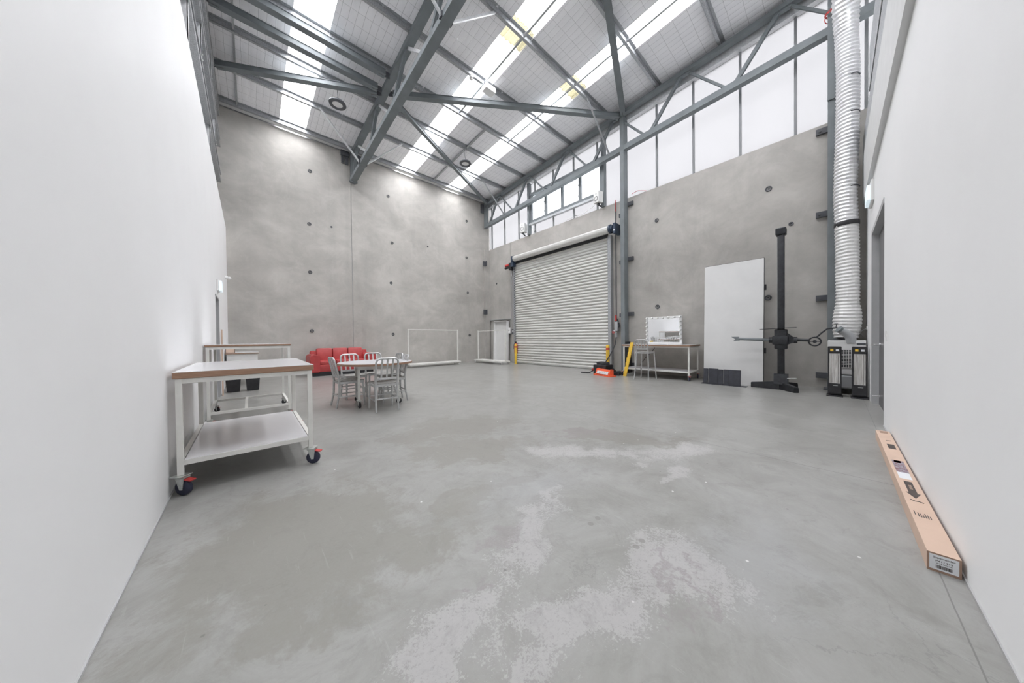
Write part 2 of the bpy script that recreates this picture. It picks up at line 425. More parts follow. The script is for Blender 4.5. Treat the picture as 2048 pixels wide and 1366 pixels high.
def mk_lamp(name, col, e):
    t = NT(name); t.set('Base Color', col).set('Emission Color', col).set('Emission Strength', e); return t.m
M_EXIT = mk_lamp('exit_light_diffuser', (.80, .92, .98), .25)
def mk_quartz():
    t = NT('heater_reflector'); n_ = t.noise(9, 5, .7, sc=(1, 6, .25))
    t.set('Base Color', t.ramp(n_, [(.35, (.5, .48, .46)), (.65, (.9, .89, .87))])).set('Metallic', .6).set('Roughness', .25); return t.m
M_QUARTZ = mk_quartz()

# ------------------------------------------------------------------ SETTING
XR, YB, YR, XL = 9.30, 12.10, -.41, -.45
roof = lambda y, k=8.79: k - .05 * y
floor = MB().box((-.9, -.9, -.2), (9.6, 12.4, 0)).build('floor', M_FLOOR); tag(floor, kind='structure')

# far left wall of precast concrete: two panels with an open joint
wb = struct('wall_back')
for x0, x1 in ((-.85, 2.905), (2.925, 9.5)):
    MB().box((x0, YB, -.02), (x1, YB + .18, 8.06)).build('concrete_panel', M_CONC, wb)
MB().box((2.88, YB + .02, 0), (2.95, YB + .2, 8.06)).build('joint_sealant', M_PIPE, wb)
MB().box((-.85, YB + .05, 8.06), (9.5, YB + .18, 8.6)).build('eave_leak_closer', M_GALVL, wb)
def anchor(parent, p, axis, r=.045):
    m = MB(); 
    n = 14
    d = Vector((0, -1, 0)) if axis == 1 else Vector((-1, 0, 0))
    a = Vector((1, 0, 0)) if axis == 1 else Vector((0, 1, 0))
    P = Vector(p) + d * .004
    m.tube([P + a * r * math.cos(2 * PI * k / n) + Vector((0, 0, r * math.sin(2 * PI * k / n))) for k in range(n)], .017, 5, closed=True)
    m.cyl(P - d * .003, P + d * .006, r * .4, n=8)
    m.build('lifting_anchor', M_STEEL2, parent)
for x, z in ((1.65, 6.97), (1.61, 5.15), (1.61, 3.5), (1.63, 1.48), (4.27, 6.94), (4.4, 5.09), (4.34, 3.45), (4.39, 1.37), (8.01, 6.91), (7.98, 5.12), (8.03, 3.41), (8.11, 1.33)):
    anchor(wb, (x, YB, z), 1)
for x, z in ((2.27, 5.21), (5.96, 5.25)): anchor(wb, (x, YB, z), 1, .02)

# far right wall: precast panels below, glazing above
wr = struct('wall_far_right')
MB().box((XR, -.9, -.02), (XR + .18, 4.6, 5.70)).build('concrete_panel', M_CONC, wr)
MB().box((XR, 4.61, -.02), (XR + .18, 10.32, 5.70)).build('concrete_panel', M_CONC, wr)
MB().box((XR, 10.335, 2.1), (XR + .18, 12.1, 5.70)).build('concrete_panel', M_CONC2, wr)
MB().box((XR + .05, 10.335, -.02), (XR + .18, 12.1, 2.1)).build('concrete_panel', M_CONC2, wr)
MB().box((XR - .02, 10.34, 2.07), (XR + .04, 12.0, 2.10)).build('drip_angle', M_GALV, wr)
MB().box((XR - .28, 11.98, 0), (XR, YB, 5.72)).build('corner_column', M_CONC2, wr)
MB().box((XR + .1, 4.59, 0), (XR + .17, 4.62, 5.7)).build('joint_sealant', M_PIPE, wr)
MB().box((XR + .1, 10.31, 0), (XR + .17, 10.345, 5.7)).build('joint_sealant', M_PIPE, wr)
for y, z, r in ((1.07, 4.66, .05), (3.65, 4.70, .045), (.68, 3.71, .03), (1.08, 2.06, .05), (3.64, 2.07, .05), (11.4, 3.9, .03)):
    anchor(wr, (XR, y, z), 0, r)
# eave beam above the glazing
m = MB(); 
for (y0, y1) in ((-.9, 12.1),):
    m.obox((XR, y0, roof(y0, 8.52)), (XR, y1, roof(y1, 8.52)), .14, .22)
m.build('eave_beam', M_GALVL, wr)

# glazing band
win1 = struct('window_1')
MULL = [-.42, .61, 1.62, 2.67, 3.66, 4.69, 5.71, 6.73, 7.74, 8.77, 9.8, 10.8, 11.8]
ys = [-.9] + MULL + [12.1]
for i in range(len(ys) - 1):
    y0, y1 = ys[i], ys[i + 1]
    segs = [(y0, y1, 5.70, None)]
    if y1 > 5.47 and y0 < 9.0:    # the clear window interrupts the opal sheets
        segs = [(max(y0, 5.47), min(y1, 9.0), 5.70, 6.2), (max(y0, 5.47), min(y1, 9.0), 7.42, None)]
        if y0 < 5.47: segs.append((y0, 5.47, 5.7, None))
        if y1 > 9.0: segs.append((9.0, y1, 5.7, None))
    for a, b, z0, z1 in segs:
        t0, t1 = (roof(a, 8.5), roof(b, 8.5)) if z1 is None else (z1, z1)
        MB().prism([(a + .003, z0), (b - .003, z0), (b - .003, t1), (a + .003, t0)], 0, XR + .10, XR + .104).build('glazing_sheet', M_POLY, win1)
for y in MULL:
    zt = roof(y, 8.5)
    if 5.5 < y < 8.95:
        MB().box((XR + .03, y - .022, 5.70), (XR + .09, y + .022, 6.2)).build('mullion', M_MULL, win1)
        MB().box((XR + .03, y - .022, 7.42), (XR + .09, y + .022, zt)).build('mullion', M_MULL, win1)
    else:
        MB().box((XR + .03, y - .024, 5.70), (XR + .09, y + .024, zt)).build('mullion', M_MULL, win1)
win2 = struct('window_2')
for y in (5.43, 9.06):
    MB().box((XR - .08, y - .055, 5.70), (XR + .09, y + .055, roof(y, 8.4))).build('frame_post', M_STEEL, win2)
m = MB(); m.box((XR - .05, 5.47, 6.16), (XR + .09, 9.0, 6.24)); m.box((XR - .02, 5.47, 6.24), (XR + .07, 9.0, 6.30)); m.build('window_sill', M_STEEL, win2)
MB().box((XR - .05, 5.47, 7.38), (XR + .09, 9.0, 7.48)).build('head_rail', M_STEEL, win2)
MB().box((XR - .1, 5.5, 6.08), (XR + .02, 9.0, 6.16)).build('sill_flashing', M_GALV, win2)
for y in (5.52, 6.41, 7.25, 8.11, 8.95):
    MB().box((XR - .02, y - .045, 6.3), (XR + .06, y + .045, 7.38)).build('sash_stile', M_STEEL, win2)
for y0, y1 in ((5.555, 6.375), (6.445, 7.215), (7.285, 8.075), (8.145, 8.915)):
    MB().box((XR + .02, y0, 6.3), (XR + .024, y1, 7.38)).build('pane', M_GLASS, win2)
for y, z in ((6.46, 6.65), (8.16, 6.65)):
    m = MB(); m.cyl((XR - .04, y, z - .17), (XR - .04, y, z + .2), .008, n=6); m.box((XR - .05, y - .015, z - .2), (XR - .01, y + .015, z - .16)); m.box((XR - .05, y - .015, z + .19), (XR - .01, y + .015, z + .23)); m.build('winder_rod', M_WPLAST, win2)

# left white wall with its doorway, right white wall with doorway and bulkhead
wl = struct('wall_left')
DY0, DY1, DZ = 7.75, 8.58, 2.04
MB().box((XL - .12, -.55, 0), (XL, DY0, 4.52)).build('plasterboard', M_WHITEWALL, wl)
MB().box((XL - .12, DY1, 0), (XL, YB, 4.52)).build('plasterboard', M_WHITEWALL, wl)
MB().box((XL - .12, DY0, DZ), (XL, DY1, 4.52)).build('plasterboard', M_WHITEWALL, wl)
MB().box((XL - .42, -.9, 4.52), (XL - .38, YB, 8.95)).build('upper_lining', M_GALVL, wl)
MB().box((XL - .40, -.9, 4.46), (XL - .02, YB, 4.50)).build('wall_top_plate', M_BEAMW, wl)
wrt = struct('wall_right')
RX0, RX1, RZ = 5.90, 7.70, 2.82
MB().box((-.9, YR - .12, 0), (RX0, YR, 3.72)).build('plasterboard', M_WHITEWALL, wrt)
MB().box((RX1, YR - .12, 0), (9.02, YR, 3.72)).build('plasterboard', M_WHITEWALL, wrt)
MB().box((RX0, YR - .12, RZ), (RX1, YR, 3.72)).build('plasterboard', M_WHITEWALL, wrt)
MB().box((-.9, YR - .3, 3.70), (9.02, -.36, 4.58)).build('bulkhead', M_BEAMW, wrt)
MB().box((-.9, YR - .44, 4.58), (9.3, YR - .4, 8.95)).build('upper_lining', M_GALVL, wrt)
MB().box((8.9, YR - .22, 0), (9.32, YR - .12, 4.6)).build('return_panel', M_CONC, wrt)  # set close behind the wall end to block a sky leak in the corner
for n_, a, b in (('trim_1', (XL, -.41, 0), (XL + .006, 12.1, .012)), ('trim_2', (-.45, YR, 0), (RX0, YR + .006, .012))):
    tag(MB().box(a, b).build(n_, M_PIPE), kind='structure')

# doors in the white walls
d2 = struct('door_2')
MB().box((RX0 - .02, YR - .11, .005), (RX1 + .02, YR - .075, RZ + .02)).build('door_leaf', M_DGREY, d2)
m = MB(); m.box((RX1 - .035, YR - .12, 0), (RX1 + .0, YR + .006, RZ + .035)); m.box((RX0, YR - .12, RZ - .035), (RX1, YR + .006, RZ + .035)); m.box((RX1 - .12, YR - .1, 0), (RX1 - .035, YR - .075, RZ - .035)); m.build('door_frame', M_PIPE, d2)
h = MB().cyl((7.35, YR - .07, .985), (7.35, YR + .02, .985), .013, n=10).cyl((7.35, YR + .015, .985), (7.22, YR + .015, .985), .011, n=10).cyl((7.35, YR - .071, .985), (7.35, YR - .055, .985), .03, n=14).build('door_handle', M_CHROME, d2, True)
MB().cyl((7.42, YR - .07, .17), (7.42, YR + .01, .17), .012, n=10).build('floor_bolt', M_CHROME, d2, True)
d3 = struct('door_3')
m = MB(); m.box((XL - .12, DY0 - .0, 0), (XL + .006, DY0 + .03, DZ)); m.box((XL - .12, DY1 - .03, 0), (XL + .006, DY1, DZ)); m.box((XL - .12, DY0, DZ - .03), (XL + .006, DY1, DZ)); m.build('door_frame', M_PIPE, d3)
MB().box((XL - .115, DY0 - .02, .005), (XL - .07, DY1 + .02, DZ + .02)).build('door_leaf', M_DGREY, d3)

# ------------------------------------------------------------------ ceiling: blanket, roof lights, purlins
ce = struct('ceiling')
SKX = ((.83, 1.525), (4.61, 5.31), (6.89, 7.55))
PURL = [11.85, 10.47, 9.2, 7.97, 6.65, 5.06, 3.5, 1.95, .42, -.7]
edges = [-.98, SKX[0][0], SKX[0][1], SKX[1][0], SKX[1][1], SKX[2][0], SKX[2][1], 9.45]
def sag_sheet(x0, x1, y0, y1, k, sag, nx, ny, corr=0, pitch=.15):
    bm = bmesh.new(); vs = []
    for j in range(ny + 1):
        v = j / ny; y = y0 + (y1 - y0) * v
        row = []
        for i in range(nx + 1):
            x = x0 + (x1 - x0) * i / nx
            z = roof(y, k) - sag * math.sin(PI * v) + (corr * math.cos(2 * PI * x / pitch) if corr else .006 * math.sin(x * 9.1 + y * 3.3))
            row.append(bm.verts.new((x, y, z)))
        vs.append(row)
    for j in range(ny):
        for i in range(nx): bm.faces.new((vs[j][i], vs[j][i + 1], vs[j + 1][i + 1], vs[j + 1][i]))
    bm.normal_update()
    s = MB(); s.bm.free(); s.bm = bm
    return s
for a in range(0, 7, 2):
    for p in range(len(PURL) - 1):
        s = sag_sheet(edges[a], edges[a + 1], PURL[p + 1], PURL[p], 8.79, .02, max(4, int((edges[a + 1] - edges[a]) / .35)), 6)
        s.build('insulation_blanket', M_INSUL, ce, True)
for a in range(0, 7, 2):
    sag_sheet(edges[a], edges[a + 1], PURL[0], 12.25, 8.79, 0, 4, 1).build('insulation_blanket', M_INSUL, ce, True)
# roof skin above blanket so no light leaks
for a in range(0, 7, 2):
    m = MB(); e0, e1 = edges[a], edges[a + 1]
    m.prism([(-1.2, roof(-1.2, 8.97)), (12.5, roof(12.5, 8.97)), (12.5, roof(12.5, 9.0)), (-1.2, roof(-1.2, 9.0))], 0, e0 - (.1 if a == 0 else 0), e1 + (.1 if a == 6 else 0))
    m.build('roof_sheet', M_GALV, ce)
m = MB(); m.prism([(-1.2, roof(-1.2, 8.42)), (12.4, roof(12.4, 8.42)), (12.4, roof(12.4, 9.0)), (-1.2, roof(-1.2, 9.0))], 0, 9.42, 9.46); m.build('eave_leak_closer', M_GALVL, ce)  # closers added round the roof edges to keep sky light from leaking in
MB().box((-1.0, -1.1, 3.5), (9.6, -1.0, 9.1)).build('eave_leak_closer', M_GALVL, ce)
MB().box((-1.0, 12.3, 7.9), (9.6, 12.4, 8.7)).build('eave_leak_closer', M_GALVL, ce)
MB().box((-1.0, -1.1, 4.4), (-.95, 12.4, 9.1)).build('eave_leak_closer', M_GALVL, ce)
for si, (x0, x1) in enumerate(SKX):
    spans = [(-.9, 12.25)] if si == 0 else [(-.9, 4.92), (5.46, 12.25)]
    for y0, y1 in spans:
        sag_sheet(x0 - .02, x1 + .02, y0, y1, 8.85, 0, 40, 1, .009, .076).build('roof_light_sheet', M_SKYL, ce, True)
    if si:
        sag_sheet(x0 - .01, x1 + .01, 4.92, 5.05, 8.81, 0, 48, 1, .022, .14).build('lapped_sheet', M_POLYD, ce, True)
        sag_sheet(x0 - .01, x1 + .01, 5.08, 5.46, 8.80, 0, 48, 2, .022, .14).build('lapped_sheet', M_POLYD, ce, True)
    # upstand sides between blanket and roof light
    for xx in (x0, x1):
        MB().prism([(-.9, roof(-.9, 8.77)), (12.2, roof(12.2, 8.77)), (12.2, roof(12.2, 8.97)), (-.9, roof(-.9, 8.97))], 0, xx - .004, xx + .004).build('blanket_edge', M_INSUL, ce)
    # wire mesh below the roof light
    m = MB()
    xx = x0 + .12
    while xx < x1 - .02:
        m.obox((xx, -.9, roof(-.9, 8.785)), (xx, 12.1, roof(12.1, 8.785)), .003, .003); xx += .15
    yy = -.75
    while yy < 12:
        m.obox((x0, yy, roof(yy, 8.785)), (x1, yy, roof(yy, 8.785)), .003, .003); yy += .3
    o = m.build('safety_mesh', M_GALVL, ce); o['kind'] = 'stuff'
    portal(((x0 + x1) / 2, 5.8, roof(5.8, 8.83)), 13.0, x1 - x0, Matrix.Rotation(-math.atan(.05), 3, 'X').to_euler()).rotation_euler = (-math.atan(.05), 0, 0)
for o in bpy.data.objects:
    if o.name.startswith('sky_portal'):
        o.data.size, o.data.size_y = o.data.size_y, o.data.size
portal((XR + .05, 5.6, 6.95), 13.2, 2.4, (0, PI / 2, 0)).rotation_euler = (PI / 2, 0, PI / 2)

def czed(y, x0, x1, flip=1):
    """cold formed Z purlin"""
    zb = roof(y, 8.67); m = MB(); h = .12
    m.box((x0, y - .003, zb), (x1, y + .003, zb + h))
    m.box((x0, y - .003, zb), (x1, y + .065 * flip, zb + .005)); m.box((x0, y - .065 * flip, zb + h - .005), (x1, y + .003, zb + h))
    m.box((x0, y + .062 * flip, zb), (x1, y + .066 * flip, zb + .02))
    return m
for y in PURL: czed(y, -.82, 9.28).build('purlin', M_GALV, ce)
# flashing strip above the back wall
MB().box((-.8, 11.93, 8.09), (9.2, 12.09, 8.13)).build('wall_flashing', M_BEAMW, ce)
# bridging between purlins
def bridge(x, y0, y1, wdt=.035):
    ps = sorted([p for p in PURL if y0 - .1 <= p <= y1 + .1])
    for a, b in zip(ps[:-1], ps[1:]):
        MB().obox((x, a + .01, roof(a, 8.73)), (x, b - .01, roof(b, 8.73)), wdt, .05).build('bridging_bar', M_GALV, ce)
bridge(-.15, -.7, 11.85); bridge(5.07, -.7, 7.97, .055); bridge(7.14, -.7, 7.97, .055); bridge(6.14, 7.97, 11.85, .06)
# fixing screws along skylights: small heads on purlins
m = MB()
for (x0, x1) in SKX:
    for y in PURL:
        for k in range(4):
            xs = x0 + .08 + k * .17
            m.cyl((xs, y + .03, roof(y, 8.79)), (xs, y + .03, roof(y, 8.82)), .014, n=6)
o = m.build('fixing_screws', M_GALVL, ce); o['kind'] = 'stuff'

# ------------------------------------------------------------------ trusses
def truss(label, xc, ytop, ybot, ends, wtop=.17, wbot=.19, kt=8.66, kb=7.75, dt=.14, db=.14, wx=.09, alt=True):
    T = thing('roof_truss', label, 'truss', (xc, 6, 8))
    P = lambda p: Vector(p) - Vector((xc, 6, 8))
    y0, y1 = ends
    def chord(name, k, wd, dp):
        # a channel: web plus two flanges
        m = MB(); a = P((xc, y0, roof(y0, k - dp / 2))); b = P((xc, y1, roof(y1, k - dp / 2)))
        m.obox(a, b, wd, dp, bev=0)
        m.obox(a + Vector((0, 0, -dp / 2)), b + Vector((0, 0, -dp / 2)), wd + .012, .012)
        m.build(name, M_STEEL, T)
    chord('top_chord', kt, wtop, dt); chord('bottom_chord', kb, wbot, db)
    zt = lambda y: roof(y, kt - dt * .6); zb = lambda y: roof(y, kb - db * .4)
    nodes = []
    n_ = min(len(ytop), len(ybot))
    for i in range(n_):
        nodes.append((ybot[i], ytop[i], 0)); 
        if i + 1 < len(ybot): nodes.append((ytop[i], ybot[i + 1], 1))
    for k, (ya, yb, down) in enumerate(nodes):
        if down: a, b = (xc, ya - .06, zt(ya)), (xc, yb + .06, zb(yb))
        else: a, b = (xc, ya - .06, zb(ya)), (xc, yb + .06, zt(yb))
        m = MB(); 
        sl = wx if not (alt and down) else wx * .62
        m.obox(P(a), P(b), sl, sl * .8, up=(1, 0, 0))
        m.obox(P(a), P(b), sl * 1.25, .01, up=(1, 0, 0))
        m.build('web_member', M_STEEL if not (alt and down) else M_GALVL if alt == 'pale' else M_STEEL, T)
    for y in ytop: MB().box(P((xc - wtop * .28, y - .13, zt(y) - .09)), P((xc + wtop * .28, y + .13, zt(y) + .02))).build('gusset_plate', M_STEEL, T)
    return T, P
T1, P1 = truss('long grey truss crossing the roof, its end bolted to the middle of the back wall', 2.97, [11.36, 9.14, 7.03, 4.95, 2.87, .8], [12.0, 10.04, 8.07, 5.95, 3.9, 1.85, -.2], (-.85, 12.06), alt='pale', wx=.1)
m = MB(); m.box(P1((2.89, 11.98, 6.97)), P1((3.06, 12.06, 8.1))); m.box(P1((2.84, 11.9, 6.97)), P1((3.1, 11.99, 7.02))); m.build('end_post', M_STEEL, T1)
for dx in (-.36, .12):
    m = MB()
    for q in (0, .13): m.box(P1((2.97 + dx + q, 12.06, 7.62)), P1((2.97 + dx + q + .1, 12.1, 8.0)))
    m.box(P1((2.97 + dx - .02, 12.02, 7.9)), P1((2.97 + dx + .25, 12.1, 8.08)))
    for q in (.05, .18):
        for z in (7.68, 7.94): m.cyl(P1((2.97 + dx + q, 12.03, z)), P1((2.97 + dx + q, 12.06, z)), .018, n=6)
    m.build('fixing_bracket', M_STEEL2, T1)
for s_, xe in ((-1, 1.7), (1, 4.2)):
    for yb_, yp in ((10.76, 10.42), (5.12, 5.1)):
        zb_ = roof(yb_, 7.68)
        MB().obox(P1((2.97 + .1 * s_, yb_, zb_)), P1((xe if not (s_ < 0 and yb_ < 6) else 1.75, yp, roof(yp, 8.69))), .045, .045).build('fly_brace', M_GALVL, T1)
        MB().box(P1((2.97 + .085 * s_, yb_ - .05, zb_ - .05)), P1((2.97 + .13 * s_, yb_ + .05, zb_ + .05))).build('brace_cleat', M_STEEL2, T1)
T2, P2 = truss('grey truss running just inside the opal glazing of the far right wall', 9.08, [10.87, 8.88, 6.82, 4.86, 2.80, .78], [11.7, 9.82, 7.79, 5.82, 3.82, 1.76, -.3], (-.85, 12.0), wtop=.15, wbot=.15, kt=8.65, kb=7.54, dt=.11, db=.16, wx=.085, alt=True)
m = MB(); m.box(P2((9.0, 11.72, 6.83)), P2((9.02, 12.0, 8.06))); m.box(P2((9.0, 11.86, 6.83)), P2((9.16, 11.88, 8.06))); m.build('end_post', M_STEEL, T2)
m = MB(); m.box(P2((8.86, 12.02, 7.55)), P2((9.1, 12.1, 7.98))); m.build('fixing_bracket', M_STEEL2, T2)
for y in (10.4, 5.03, -.1):
    a, b = (8.99, y, roof(y, 7.46)), (7.76, y + .03, roof(y, 8.68))
    if y > 0: MB().obox(P2(a), P2(b), .04, .04).build('fly_brace', M_GALV, T2)

# plan bracing and struts between the trusses
def bar(name, label, a, b, wd, dp, cat='beam', mat=M_STEEL):
    T = thing(name, label, cat, a)
    A = Vector((0, 0, 0)); B = Vector(b) - Vector(a)
    m = MB(); m.obox(A, B, wd, dp); m.obox(A - Vector((0, 0, dp / 2)), B - Vector((0, 0, dp / 2)), wd + .03, .012); m.obox(A + Vector((0, 0, dp / 2)), B + Vector((0, 0, dp / 2)), wd + .03, .012); m.build('steel_section', mat, T)
    for P_, Q_ in ((A, B), (B, A)):
        d = (Q_ - P_).normalized()
        m = MB(); m.obox(P_ - d * .12, P_ + d * .16, .016, dp * 1.15)
        for k in (.02, .08):
            for z in (-.03, .03): 
                c = P_ + d * k + Vector((0, 0, z)); s_ = d.cross(Vector((0, 0, 1))) * .02
                m.cyl(c - s_, c + s_, .012, n=6)
        m.build('end_plate', M_STEEL2, T)
    return T
bar('roof_brace', 'grey steel brace slanting from the left girts to the middle truss, over the ring lamp', (-.5, 10.26, 8.0), (2.78, 8.62, 8.08), .12, .12, 'brace')
bar('roof_brace', 'long grey steel brace from the middle truss across to the head of the column', (3.15, 8.40, 8.1), (8.98, 4.68, 8.27), .12, .12, 'brace')
bar('roof_brace', 'grey steel brace rising from the column head out of the top of the view', (9.02, 4.56, 8.3), (3.0, 2.15, 8.42), .12, .12, 'brace')
bar('roof_brace', 'grey steel brace slanting from the middle truss down to the far corner of the roof', (3.3, 8.6, 8.07), (9.0, 11.72, 7.93), .09, .09, 'brace')
bar('roof_strut', 'grey strut beside the ring lamp, the lower of two parallel struts at the left', (-.5, 8.46, 8.06), (2.72, 8.42, 8.06), .13, .13, 'beam')
bar('roof_strut', 'grey strut at upper left, the higher of two parallel struts meeting the truss', (-.5, 7.94, 8.12), (2.76, 7.92, 8.12), .13, .13, 'beam')

# ------------------------------------------------------------------ left and right galvanised framing above the white walls
for lab, zb_, hh in (('galvanised girt directly above the left white wall, lowest of three', 5.78, .24), ('galvanised girt above the left white wall, middle of three', 6.80, .24), ('galvanised girt above the left white wall, topmost of three', 7.70, .26)):
    T = thing('wall_girt', lab, 'girt', (-.66, 6, zb_), group=None)
    m = MB(); m.box((-.14, -6.8, 0), (.14, 6.0, .008)); m.box((-.145, -6.8, 0), (-.137, 6, hh)); m.box((-.14, -6.8, hh - .008), (.14, 6, hh)); m.build('channel', M_GALV, T)
    m = MB(); m.box((.132, -6.8, -.004), (.14, 6.0, .022)); m.box((.132, -6.8, hh - .022), (.14, 6.0, hh)); m.build('lip', M_GALVL, T)
for i, (y, z0, z1, lab) in enumerate(((5.9, 4.52, 5.78, 'first'), (9.0, 4.52, 5.78, 'second'), (7.6, 6.04, 6.80, 'third'), (10.6, 6.04, 6.80, 'fourth'), (9.6, 7.04, 7.70, 'fifth'))):
    T = thing('wall_stud', ['pale galvanised stud standing on the left white wall, nearest the camera', 'pale galvanised stud standing on the left white wall, further along', 'short galvanised stud between the lower and middle left girts, nearer one', 'short galvanised stud between the lower and middle left girts, further one', 'short galvanised stud between the two upper left girts'][i], 'stud', (-.6, y, z0))
    m = MB(); m.box((-.06, -.04, 0), (.06, -.03, z1 - z0)); m.box((.05, -.04, 0), (.06, .04, z1 - z0)); m.build('flange', M_GALVL, T)
    for q in (.15, .25): MB().cyl((.06, 0, q), (.075, 0, q), .014, n=6).build('bolt', M_ZINC, T)
for lab, z0, x1 in (('galvanised channel lying along the top of the right bulkhead', 4.60, 9.2), ('galvanised channel above the right bulkhead, the upper one', 5.12, 7.6)):
    T = thing('wall_girt', lab, 'girt', (4, -.36, z0))
    hh = .46 if z0 < 5 else .7
    m = MB(); m.box((-4.8, -.02, 0), (x1 - 4, -.012, hh)); m.box((-4.8, -.2, 0), (x1 - 4, -.012, .008)); m.build('channel', M_GALV, T)
    MB().box((-4.8, -.012, 0), (x1 - 4, -.004, .02)).build('lip', M_GALVL, T)

# ------------------------------------------------------------------ columns
def column(label, yc, z1, brackets):
    T = thing('steel_column', label, 'column', (9.13, yc, 0))
    m = MB(); m.box((-.13, -.062, 0), (-.118, .062, z1)); m.box((.118, -.062, 0), (.13, .062, z1)); m.box((-.12, -.06, 0), (.12, -.045, z1)); m.build('column_section', M_STEEL, T)
    MB().box((-.2, -.12, 0), (.16, .12, .018)).build('base_plate', M_STEEL2, T)
    for z, side in brackets:
        m = MB(); y0, y1 = (.06, .24) if side > 0 else (-.24, -.06)
        m.box((.11, y0, z - .06), (.17, y1, z + .06)); m.cyl((.09, (y0 + y1) / 2 + .03 * side, z), (.11, (y0 + y1) / 2 + .03 * side, z), .025, n=6)
        m.build('tie_bracket', M_STEEL2, T)
    return T
column('grey steel column beside the roller door, rising to the truss', 4.605, 8.27, [(5.48, -1), (3.70, -1), (1.90, -1), (.25, -1), (5.2, 1), (3.65, 1), (1.88, 1)])
C2 = column('grey steel column in the right corner beside the silver duct', .045, 8.45, [(5.55, 1), (3.76, 1), (1.95, 1), (.27, 1)])
T = thing('column_splice', 'grey plate lapped on the corner column, level with the glazing', 'plate', (8.985, .045, 6.0))
MB().box((0, -.064, 0), (.012, .064, 2.4)).box((-.01, -.066, 0), (.014, .066, .06)).build('cover_plate', M_STEEL, T)
for z, lab in ((4.95, 'black angle bracket in the far concrete corner, upper of two'), (2.5, 'black angle bracket in the far concrete corner, lower of two')):
    T = thing('angle_bracket', lab, 'bracket', (9.0, 11.975, z))
    m = MB(); m.box((-.12, -.03, -.13), (0, -.002, .13)); m.box((0, -.03, -.13), (.02, -.002, .13)); m.box((-.0, -.16, -.13), (.02, -.03, .13)); m.build('plate', M_STEEL2, T)

# ------------------------------------------------------------------ roller door
dr = struct('door_1')
Y0, Y1, ZT = 5.18, 9.92, 4.66
pitch = .109; zz = .035
prof = []
for k in range(9):
    t = k / 8; prof.append((-.022 * math.sin(PI * t) ** .8 if t < 1 else 0, pitch * t * .72))
prof.append((.012, pitch * .80)); prof.append((.012, pitch * .94)); prof.append((0, pitch))
bm = bmesh.new(); A = [bm.verts.new((x, Y0 - 7.5, z)) for x, z in prof]; B = [bm.verts.new((x, Y1 - 7.5, z)) for x, z in prof]
for k in range(len(prof) - 1): bm.faces.new((A[k], B[k], B[k + 1], A[k + 1]))
s = MB(); s.bm.free(); s.bm = bm; slat_me = s.mesh('curtain_slat', M_SLAT, False)
while zz < ZT:
    o = link('curtain_slat', slat_me, dr); o.location = (9.2, 7.5, zz); zz += pitch
MB().box((9.17, Y0, .012), (9.23, Y1, .05)).build('bottom_rail', M_ZINC, dr)
for y, s_ in ((Y0, -1), (Y1, 1)):
    m = MB(); m.box((9.15, y - .0 * s_, 0), (9.29, y + .09 * s_, 4.62)); m.box((9.14, y - .03 * s_, 0), (9.155, y + .09 * s_, 4.62)); m.build('guide_rail', M_GALV, dr)
m = MB()
for k in range(43):
    m.box((9.135, Y1 - .02, .06 + k * pitch), (9.165, Y1 + .02, .06 + k * pitch + .05))
o = m.build('guide_clips', M_STEEL2, dr); o['kind'] = 'stuff'
DR = thing('door_drum', 'white roller drum with navy end brackets above the roller door', 'roller', (9.03, 7.5, 4.76))
m = MB(); n = 22
for k in range(1):
    m.cyl((0, -2.42, 0), (0, 2.28, 0), .125, n=26)
for a in (.3, 1.6, 2.9, 4.2, 5.5): m.obox((.125 * math.cos(a), -2.42, .125 * math.sin(a)), (.125 * math.cos(a), 2.28, .125 * math.sin(a)), .012, .012)
m.build('curtain_roll', M_SLAT, DR, True)
MB().cyl((0, -2.62, 0), (0, 2.45, 0), .035, n=12).build('axle', M_STEEL2, DR, True)
m = MB(); m.cyl((0, -2.5, 0), (0, -2.44, 0), .15, n=20); m.cyl((0, -2.56, 0), (0, -2.5, 0), .11, n=16); m.box((-.09, -2.68, -.2), (.25, -2.6, .14)); m.build('end_bracket', M_NAVY, DR)
m = MB(); m.cyl((0, 2.28, 0), (0, 2.34, 0), .14, n=20); m.box((-.05, 2.4, -.32), (.25, 2.47, .15)); m.box((-.08, 2.3, -.34), (.1, 2.45, -.16)); m.build('end_bracket', M_NAVY, DR)
MB().box((-.095, -2.66, -.12), (-.09, -2.62, -.06)).build('rating_label', M_WPLAST, DR)
MB().box((.1, -2.3, -.2), (.16, 2.3, -.1)).build('drum_gap_shade', M_BLACK, DR)  # black strip standing in for the shade between drum and curtain
HM = thing('door_motor', 'red and black chain drive at the left end of the roller drum', 'motor', (9.05, 10.18, 4.52))
m = MB(); m.cyl((-.02, .22, .03), (-.02, -.05, .03), .055, n=14); m.build('motor_body', M_RED, HM, True)
m = MB(); m.cyl((-.02, .24, -.08), (-.02, -.05, -.08), .05, n=14); m.box((-.06, -.2, -.22), (.2, -.06, .1)); m.build('gear_case', M_BLACK, HM, True)
m = MB()
m.bm.free()
for z in (.03, -.08): MB().cyl((-.02, .245, z), (-.02, .26, z), .02, n=8).build('cap', M_WPLAST, HM)
m = MB(); m.tube([(.0, -.14, -.2), (.02, -.2, -.6), (.0, -.14, -.9), (.02, -.18, -1.0)], .012, 6); m.build('drive_chain', M_PIPE, HM)

